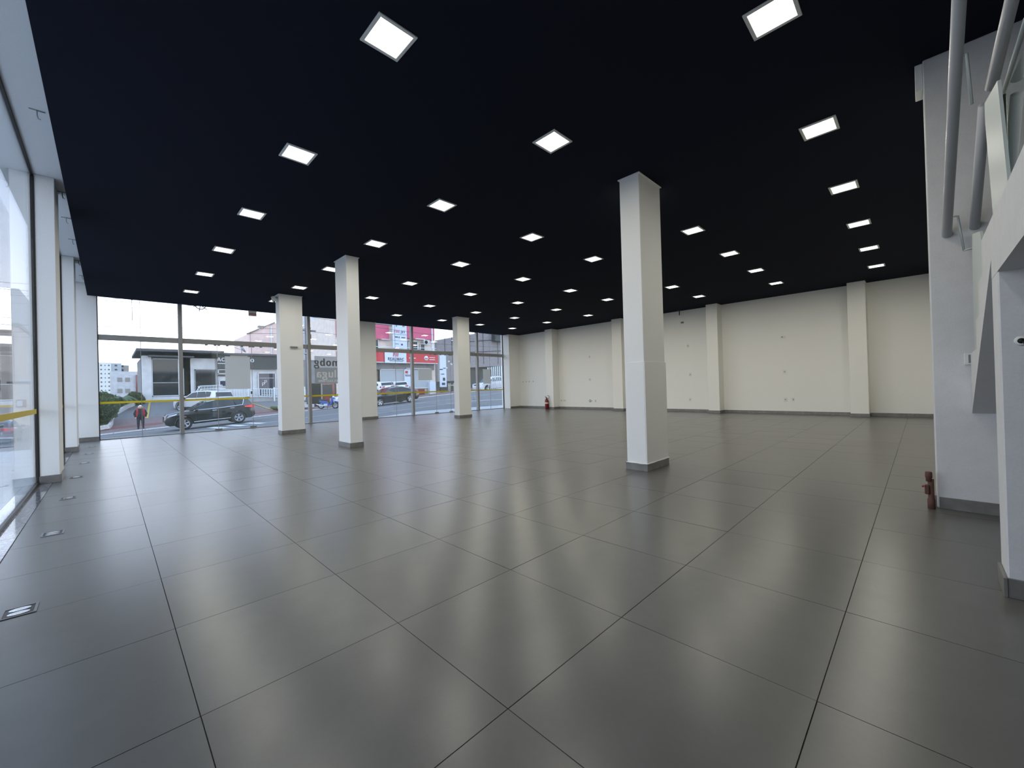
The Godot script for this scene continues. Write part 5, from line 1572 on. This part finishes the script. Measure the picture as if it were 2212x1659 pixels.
func build_greenery():
	bush("round clipped bush at the left edge of the car park, the nearest one", Vector3(-0.55, gy(-0.5, -39.0) + 0.28, -39.0), Vector3(1.05, 0.85, 0.95), 5)
	bush("taller round bush just behind the nearest clipped bush", Vector3(-0.5, gy(-0.5, -41.5) + 0.35, -41.5), Vector3(0.95, 0.70, 0.9), 6, 0.1)
	bush("wide dark bush in the back row below the apartment tower", Vector3(-0.9, 0.25, -46.0), Vector3(1.7, 0.62, 0.9), 8, 0.45)
	bush("low clipped bush left of the pale pillar of the shop building", Vector3(1.5, 0.15, -44.9), Vector3(0.58, 0.66, 0.6), 9)
	# planter with white kerb
	var pl = thing("planter_bed", "white-edged planting bed with grass beside the car park", "planter", Vector3(0, 0, 0))
	var s = begin()
	var path = [Vector2(2.1, -45.6), Vector2(1.0, -43.6), Vector2(0.35, -41.8), Vector2(0.15, -40.6), Vector2(0.12, -39.2), Vector2(0.0, -38.2), Vector2(-1.2, -38.0)]
	for k in path.size() - 1:
		var a = path[k]
		var b = path[k + 1]
		var pa = Vector3(a.x, gy(a.x, a.y), a.y)
		var pb = Vector3(b.x, gy(b.x, b.y), b.y)
		var d = (pb - pa)
		var bas = Basis.looking_at(d.normalized(), Vector3.UP)
		var ks = begin()
		add_box(ks, Vector3.ZERO, Vector3(0.16, 0.34, d.length() + 0.02), 0.02, bas)
		part(pl, "kerb_stone", finish(ks), "kerb_paint", Transform3D(Basis.IDENTITY, (pa + pb) * 0.5 + Vector3(0, 0.14, 0)))
	var gr = begin(true)
	for k in path.size() - 1:
		var a = path[k]
		var b = path[k + 1]
		face(gr, [Vector3(a.x, gy(a.x, a.y) + 0.22, a.y), Vector3(b.x, gy(b.x, b.y) + 0.22, b.y), Vector3(-2.4, gy(-1.2, b.y) + 0.24, b.y), Vector3(-2.4, gy(-1.2, a.y) + 0.24, a.y)], Vector3.UP)
	part(pl, "grass_bed", finish(gr), "grass")
	# small palm
	var pm = thing("palm", "small palm with arching fronds between the clipped bushes", "palm", Vector3(0.72, 0.25, -43.6))
	part(pm, "trunk", tube([Vector3(0, 0, 0), Vector3(0.03, 0.35, 0), Vector3(0, 0.7, 0)], [0.14, 0.11, 0.09], 8), "bark")
	var g = RandomNumberGenerator.new()
	g.seed = 17
	for f in 13:
		var an = TAU * f / 13 + g.randf_range(-0.2, 0.2)
		var dir = Vector3(cos(an), 0, sin(an))
		var rise = g.randf_range(0.5, 1.1)
		var reach = g.randf_range(0.9, 1.3)
		var ls = SurfaceTool.new()
		ls.begin(Mesh.PRIMITIVE_TRIANGLES)
		ls.set_smooth_group(-1)
		var last = Vector3(0, 0.7, 0)
		for k in range(1, 15):
			var u = k / 14.0
			var p = Vector3(0, 0.7, 0) + dir * reach * u + Vector3.UP * (rise * u * 1.6 - rise * 1.9 * u * u)
			var side = dir.cross(Vector3.UP)
			for sg in [-1.0, 1.0]:
				var tip = p + side * sg * 0.34 * sin(PI * (0.15 + 0.8 * u)) + dir * 0.14 + Vector3.DOWN * 0.10
				for q in [p, last, tip]:
					ls.set_color(Color(0.09, 0.12, 0.045))
					ls.add_vertex(q)
			last = p
		part(pm, "frond", finish(ls), "leaf")
	# low white-edged green island by the moped
	var isl = thing("green_island", "low grass island with white edging left of the blue moped", "planter", Vector3(11.5, gy(11.5, -39.3), -39.3))
	part(isl, "edging", box(Vector3(2.9, 0.28, 0.18), 0.02), "kerb_paint", at(0.0, 0.12, 1.2))
	part(isl, "edging", box(Vector3(3.3, 0.28, 0.18), 0.02), "kerb_paint", Transform3D(Basis(Vector3.UP, 0.5) * Basis(Vector3.BACK, 0.05), Vector3(0.3, 0.20, -0.1)))
	part(isl, "grass_bed", box(Vector3(2.6, 0.2, 1.6), 0.05), "grass", at(-0.3, 0.1, 0.4))

# ------------------------------------------------------------------ pole and wires
func wire(pts_a, pts_b, sag, r = 0.018):
	var pts = []
	for k in 17:
		var u = k / 16.0
		pts.append(pts_a.lerp(pts_b, u) + Vector3.DOWN * sag * 4.0 * u * (1.0 - u))
	return tube(pts, r, 5)

func build_street_items():
	var p = thing("utility_pole", "grey concrete utility pole with crossarms and cables across the street", "pole", Vector3(13.1, gy(13.1, -40.0), -40.0))
	part(p, "shaft", tube([Vector3(0, 0, 0), Vector3(0, 11.5, 0)], [0.20, 0.13], 10), "pole_concrete")
	for y in [7.1, 8.6, 9.6]:
		part(p, "crossarm", box(Vector3(1.5, 0.12, 0.12), 0.01), "pole_concrete", at(0, y, 0.15))
	for y in [5.7, 4.9]:
		part(p, "band", lathe([Vector2(0.21, y), Vector2(0.23, y + 0.02), Vector2(0.23, y + 0.12), Vector2(0.21, y + 0.14)], 10), "steel")
	part(p, "cable_box", box(Vector3(0.35, 0.5, 0.25), 0.02), "wire_dark", at(0.1, 6.5, 0.25))
	var g = RandomNumberGenerator.new()
	g.seed = 23
	for k in 5:
		var pts = []
		for j in 7:
			pts.append(Vector3(0.12 + 0.14 * sin(j * 1.7 + k), 5.4 + 0.45 * j + 0.1 * k, 0.24 + 0.05 * cos(j + k)))
		part(p, "cable_loop", tube(pts, 0.025, 5), "wire_dark")
	var spans = [
		["power cable highest over the street, level with the ceiling edge at the left", Vector3(-60, 6.6, -38), Vector3(13.1, 8.9, -39.9), 0.5],
		["power cable just below the highest one over the street", Vector3(-60, 6.2, -38), Vector3(13.1, 8.6, -39.9), 0.5],
		["cable passing just above the grey shop roof", Vector3(-60, 4.3, -39), Vector3(13.1, 7.0, -39.9), 0.7],
		["lowest cable running to the utility pole from the left", Vector3(-60, 4.0, -39), Vector3(13.1, 6.6, -39.9), 0.8],
		["cable crossing the pink parapet of the red store", Vector3(13.1, 8.9, -39.9), Vector3(70, 10.2, -39), 1.4],
		["cable crossing the tall white banner of the red store", Vector3(13.1, 8.2, -39.9), Vector3(70, 9.4, -39), 1.5],
		["cable crossing the concrete building below the others", Vector3(13.1, 6.8, -39.9), Vector3(70, 9.0, -39), 1.3],
		["thick cable high in the left side window sky", Vector3(-40, 11.5, -52), Vector3(2.5, 11.9, -56), 0.8],
		["second cable high in the left side window sky", Vector3(-40, 10.8, -52), Vector3(2.5, 11.1, -56), 0.9],
		["third cable in the left side window sky", Vector3(-40, 9.9, -52), Vector3(2.5, 10.2, -56), 0.9],
		["cable crossing the beige building in the left side window", Vector3(-40, 6.5, -50), Vector3(2.5, 6.9, -54), 0.6],
	]
	for s in spans:
		var t = thing("street_cable", s[0], "cable", s[1], "cables over the street")
		part(t, "cable", wire(Vector3.ZERO, s[2] - s[1], s[3], 0.013), "wire_dark")

# ------------------------------------------------------------------ person
func field_mesh(bones, lo, hi, cell, k_smooth):
	var n = Vector3i(((hi - lo) / cell).ceil()) + Vector3i.ONE
	var val = PackedFloat32Array()
	val.resize(n.x * n.y * n.z)
	val.fill(1.0)
	for b in bones:
		var a0 = b[0]
		var a1 = b[1]
		var r0 = b[2]
		var r1 = b[3]
		var m = maxf(r0, r1) + 0.12
		var mn = a0.min(a1) - Vector3(m, m, m)
		var mx = a0.max(a1) + Vector3(m, m, m)
		var i0 = Vector3i(((mn - lo) / cell).floor()).clamp(Vector3i.ZERO, n - Vector3i.ONE)
		var i1 = Vector3i(((mx - lo) / cell).ceil()).clamp(Vector3i.ZERO, n - Vector3i.ONE)
		var ab = a1 - a0
		var il = 1.0 / maxf(ab.length_squared(), 1e-8)
		for z in range(i0.z, i1.z + 1):
			for y in range(i0.y, i1.y + 1):
				for x in range(i0.x, i1.x + 1):
					var p = lo + Vector3(x, y, z) * cell
					var t = clampf((p - a0).dot(ab) * il, 0, 1)
					var d = (p - a0 - ab * t).length() - lerpf(r0, r1, t)
					var at_i = x + n.x * (y + n.y * z)
					var o = val[at_i]
					var h = maxf(k_smooth - absf(o - d), 0.0) / k_smooth
					val[at_i] = minf(o, d) - h * h * k_smooth * 0.25
	var vid = {}
	var verts = []
	for z in n.z - 1:
		for y in n.y - 1:
			for x in n.x - 1:
				var base = x + n.x * (y + n.y * z)
				var v0 = val[base]
				var mask = 0
				var c = [v0, val[base + 1], val[base + n.x], val[base + n.x + 1], val[base + n.x * n.y], val[base + n.x * n.y + 1], val[base + n.x * n.y + n.x], val[base + n.x * n.y + n.x + 1]]
				var neg = 0
				for q in c:
					if q < 0:
						neg += 1
				if neg == 0 or neg == 8:
					continue
				var sum = Vector3.ZERO
				var cnt = 0
				for e in [[0, 1], [2, 3], [4, 5], [6, 7], [0, 2], [1, 3], [4, 6], [5, 7], [0, 4], [1, 5], [2, 6], [3, 7]]:
					var f = c[e[0]]
					var g = c[e[1]]
					if (f < 0) != (g < 0):
						var u = f / (f - g)
						var pa = Vector3(e[0] & 1, (e[0] >> 1) & 1, e[0] >> 2)
						var pb = Vector3(e[1] & 1, (e[1] >> 1) & 1, e[1] >> 2)
						sum += pa.lerp(pb, u)
						cnt += 1
				vid[base] = verts.size()
				verts.append(lo + (Vector3(x, y, z) + sum / cnt) * cell)
	var s = begin(true)
	var stride = [1, n.x, n.x * n.y]
	for z in range(1, n.z - 1):
		for y in range(1, n.y - 1):
			for x in range(1, n.x - 1):
				var base = x + n.x * (y + n.y * z)
				for ax in 3:
					var f = val[base]
					var g = val[base + stride[ax]]
					if (f < 0) == (g < 0):
						continue
					var u = stride[(ax + 1) % 3]
					var v = stride[(ax + 2) % 3]
					var q = []
					for b in [base - u - v, base - v, base, base - u]:
						if vid.has(b):
							q.append(verts[vid[b]])
					if q.size() == 4:
						var o = Vector3.ZERO
						o[ax] = 1.0 if f < 0 else -1.0
						face(s, q, o)
	return finish(s)

func build_person():
	var where = Vector3(1.5, gy(1.5, -37.0) + 0.05, -37.0)
	var t = thing("person", "person with white hair in red and black jacket standing beside the street", "person", where)
	var V = func(x, y, z): return Vector3(x, y, z)
	var legs = []
	var body = []
	for sg in [-1.0, 1.0]:
		legs.append([V.call(sg * 0.095, 0.80, 0.0), V.call(sg * 0.115, 0.44, 0.02), 0.105, 0.072])
		legs.append([V.call(sg * 0.115, 0.44, 0.02), V.call(sg * 0.12, 0.09, -0.01), 0.072, 0.055])
		body.append([V.call(sg * 0.095, 0.78, 0.0), V.call(sg * 0.115, 0.44, 0.02), 0.085, 0.055])
		body.append([V.call(sg * 0.115, 0.44, 0.02), V.call(sg * 0.12, 0.08, -0.01), 0.055, 0.04])
		body.append([V.call(sg * 0.12, 0.05, -0.02), V.call(sg * 0.135, 0.035, 0.13), 0.042, 0.035])
		# arms slightly bent, hands at the jacket pockets
		body.append([V.call(sg * 0.17, 1.30, 0.0), V.call(sg * 0.275, 1.06, -0.02), 0.055, 0.045])
		body.append([V.call(sg * 0.275, 1.06, -0.02), V.call(sg * 0.245, 0.84, 0.07), 0.042, 0.032])
		body.append([V.call(sg * 0.245, 0.84, 0.07), V.call(sg * 0.235, 0.785, 0.085), 0.036, 0.03])
		for f in 4:
			body.append([V.call(sg * (0.225 + 0.012 * f), 0.775, 0.06 + 0.022 * f), V.call(sg * (0.215 + 0.012 * f), 0.72 + 0.008 * absf(f - 1.5), 0.065 + 0.022 * f), 0.010, 0.008])
		body.append([V.call(sg * 0.22, 0.80, 0.11), V.call(sg * 0.205, 0.765, 0.135), 0.011, 0.009])
	body.append([V.call(0, 0.84, 0.0), V.call(0, 1.05, 0.01), 0.13, 0.13])
	body.append([V.call(0, 1.05, 0.01), V.call(0, 1.26, 0.0), 0.13, 0.12])
	body.append([V.call(-0.12, 1.30, 0), V.call(0.12, 1.30, 0), 0.075, 0.075])
	body.append([V.call(0, 1.30, 0.0), V.call(0, 1.42, 0.015), 0.055, 0.05])
	body.append([V.call(0, 1.475, 0.02), V.call(0, 1.515, 0.02), 0.08, 0.085])
	body.append([V.call(0, 1.43, 0.045), V.call(0, 1.47, 0.045), 0.05, 0.06])
	body.append([V.call(0, 1.48, 0.10), V.call(0, 1.465, 0.118), 0.014, 0.016])
	for sg in [-1.0, 1.0]:
		body.append([V.call(sg * 0.092, 1.47, 0.01), V.call(sg * 0.094, 1.50, 0.0), 0.014, 0.018])
	part(t, "body", field_mesh(body, V.call(-0.42, -0.03, -0.24), V.call(0.42, 1.68, 0.30), 0.018, 0.03), "skin")
	part(t, "trousers", field_mesh(legs + [[V.call(-0.06, 0.86, 0), V.call(0.06, 0.86, 0), 0.15, 0.15]], V.call(-0.42, -0.03, -0.26), V.call(0.42, 1.1, 0.26), 0.022, 0.04), "trouser_navy")
	part(t, "shirt", field_mesh([[V.call(0, 0.88, 0.02), V.call(0, 1.25, 0.02), 0.155, 0.14], [V.call(-0.09, 1.30, 0), V.call(0.09, 1.30, 0), 0.085, 0.085], [V.call(0, 1.34, 0.0), V.call(0, 1.37, 0.01), 0.065, 0.06]], V.call(-0.42, 0.6, -0.3), V.call(0.42, 1.6, 0.3), 0.022, 0.05), "shirt_dark")
	var jk = []
	var sleeve = []
	for sg in [-1.0, 1.0]:
		jk.append([V.call(sg * 0.155, 0.88, 0.02), V.call(sg * 0.14, 1.24, 0.035), 0.085, 0.088])
		jk.append([V.call(sg * 0.11, 1.24, 0.0), V.call(sg * 0.17, 1.31, 0.0), 0.10, 0.082])
		jk.append([V.call(sg * 0.055, 1.38, -0.01), V.call(sg * 0.12, 1.33, 0.0), 0.055, 0.07])
		sleeve.append([V.call(sg * 0.20, 1.27, 0.0), V.call(sg * 0.285, 1.06, -0.02), 0.078, 0.068])
		sleeve.append([V.call(sg * 0.285, 1.06, -0.02), V.call(sg * 0.252, 0.86, 0.065), 0.068, 0.055])
	part(t, "jacket", field_mesh(jk + [[V.call(0, 0.86, -0.05), V.call(0, 1.28, -0.04), 0.13, 0.125]], V.call(-0.42, 0.6, -0.32), V.call(0.42, 1.6, 0.32), 0.022, 0.03), "jacket_red")
	part(t, "sleeves", field_mesh(sleeve, V.call(-0.46, 0.6, -0.2), V.call(0.46, 1.45, 0.26), 0.022, 0.03), "sleeve_dark")
	part(t, "hair", field_mesh([[V.call(0, 1.52, -0.005), V.call(0, 1.545, -0.005), 0.094, 0.090], [V.call(-0.05, 1.50, -0.03), V.call(0.05, 1.50, -0.03), 0.075, 0.075], [V.call(-0.05, 1.575, 0.045), V.call(0.05, 1.575, 0.045), 0.035, 0.035]], V.call(-0.2, 1.3, -0.2), V.call(0.2, 1.75, 0.2), 0.016, 0.03), "hair_white")
	for sg in [-1.0, 1.0]:
		part(t, "eye", ellipsoid(Vector3(0.011, 0.008, 0.006), 8, 5), "text_dark", at(sg * 0.033, 1.505, 0.102))
		part(t, "shoe", ellipsoid(Vector3(0.055, 0.045, 0.13), 12, 7), "sleeve_dark", at(sg * 0.128, 0.04, 0.05))
	part(t, "mouth", box(Vector3(0.045, 0.008, 0.008), 0.002), "red_text", at(0, 1.428, 0.101))
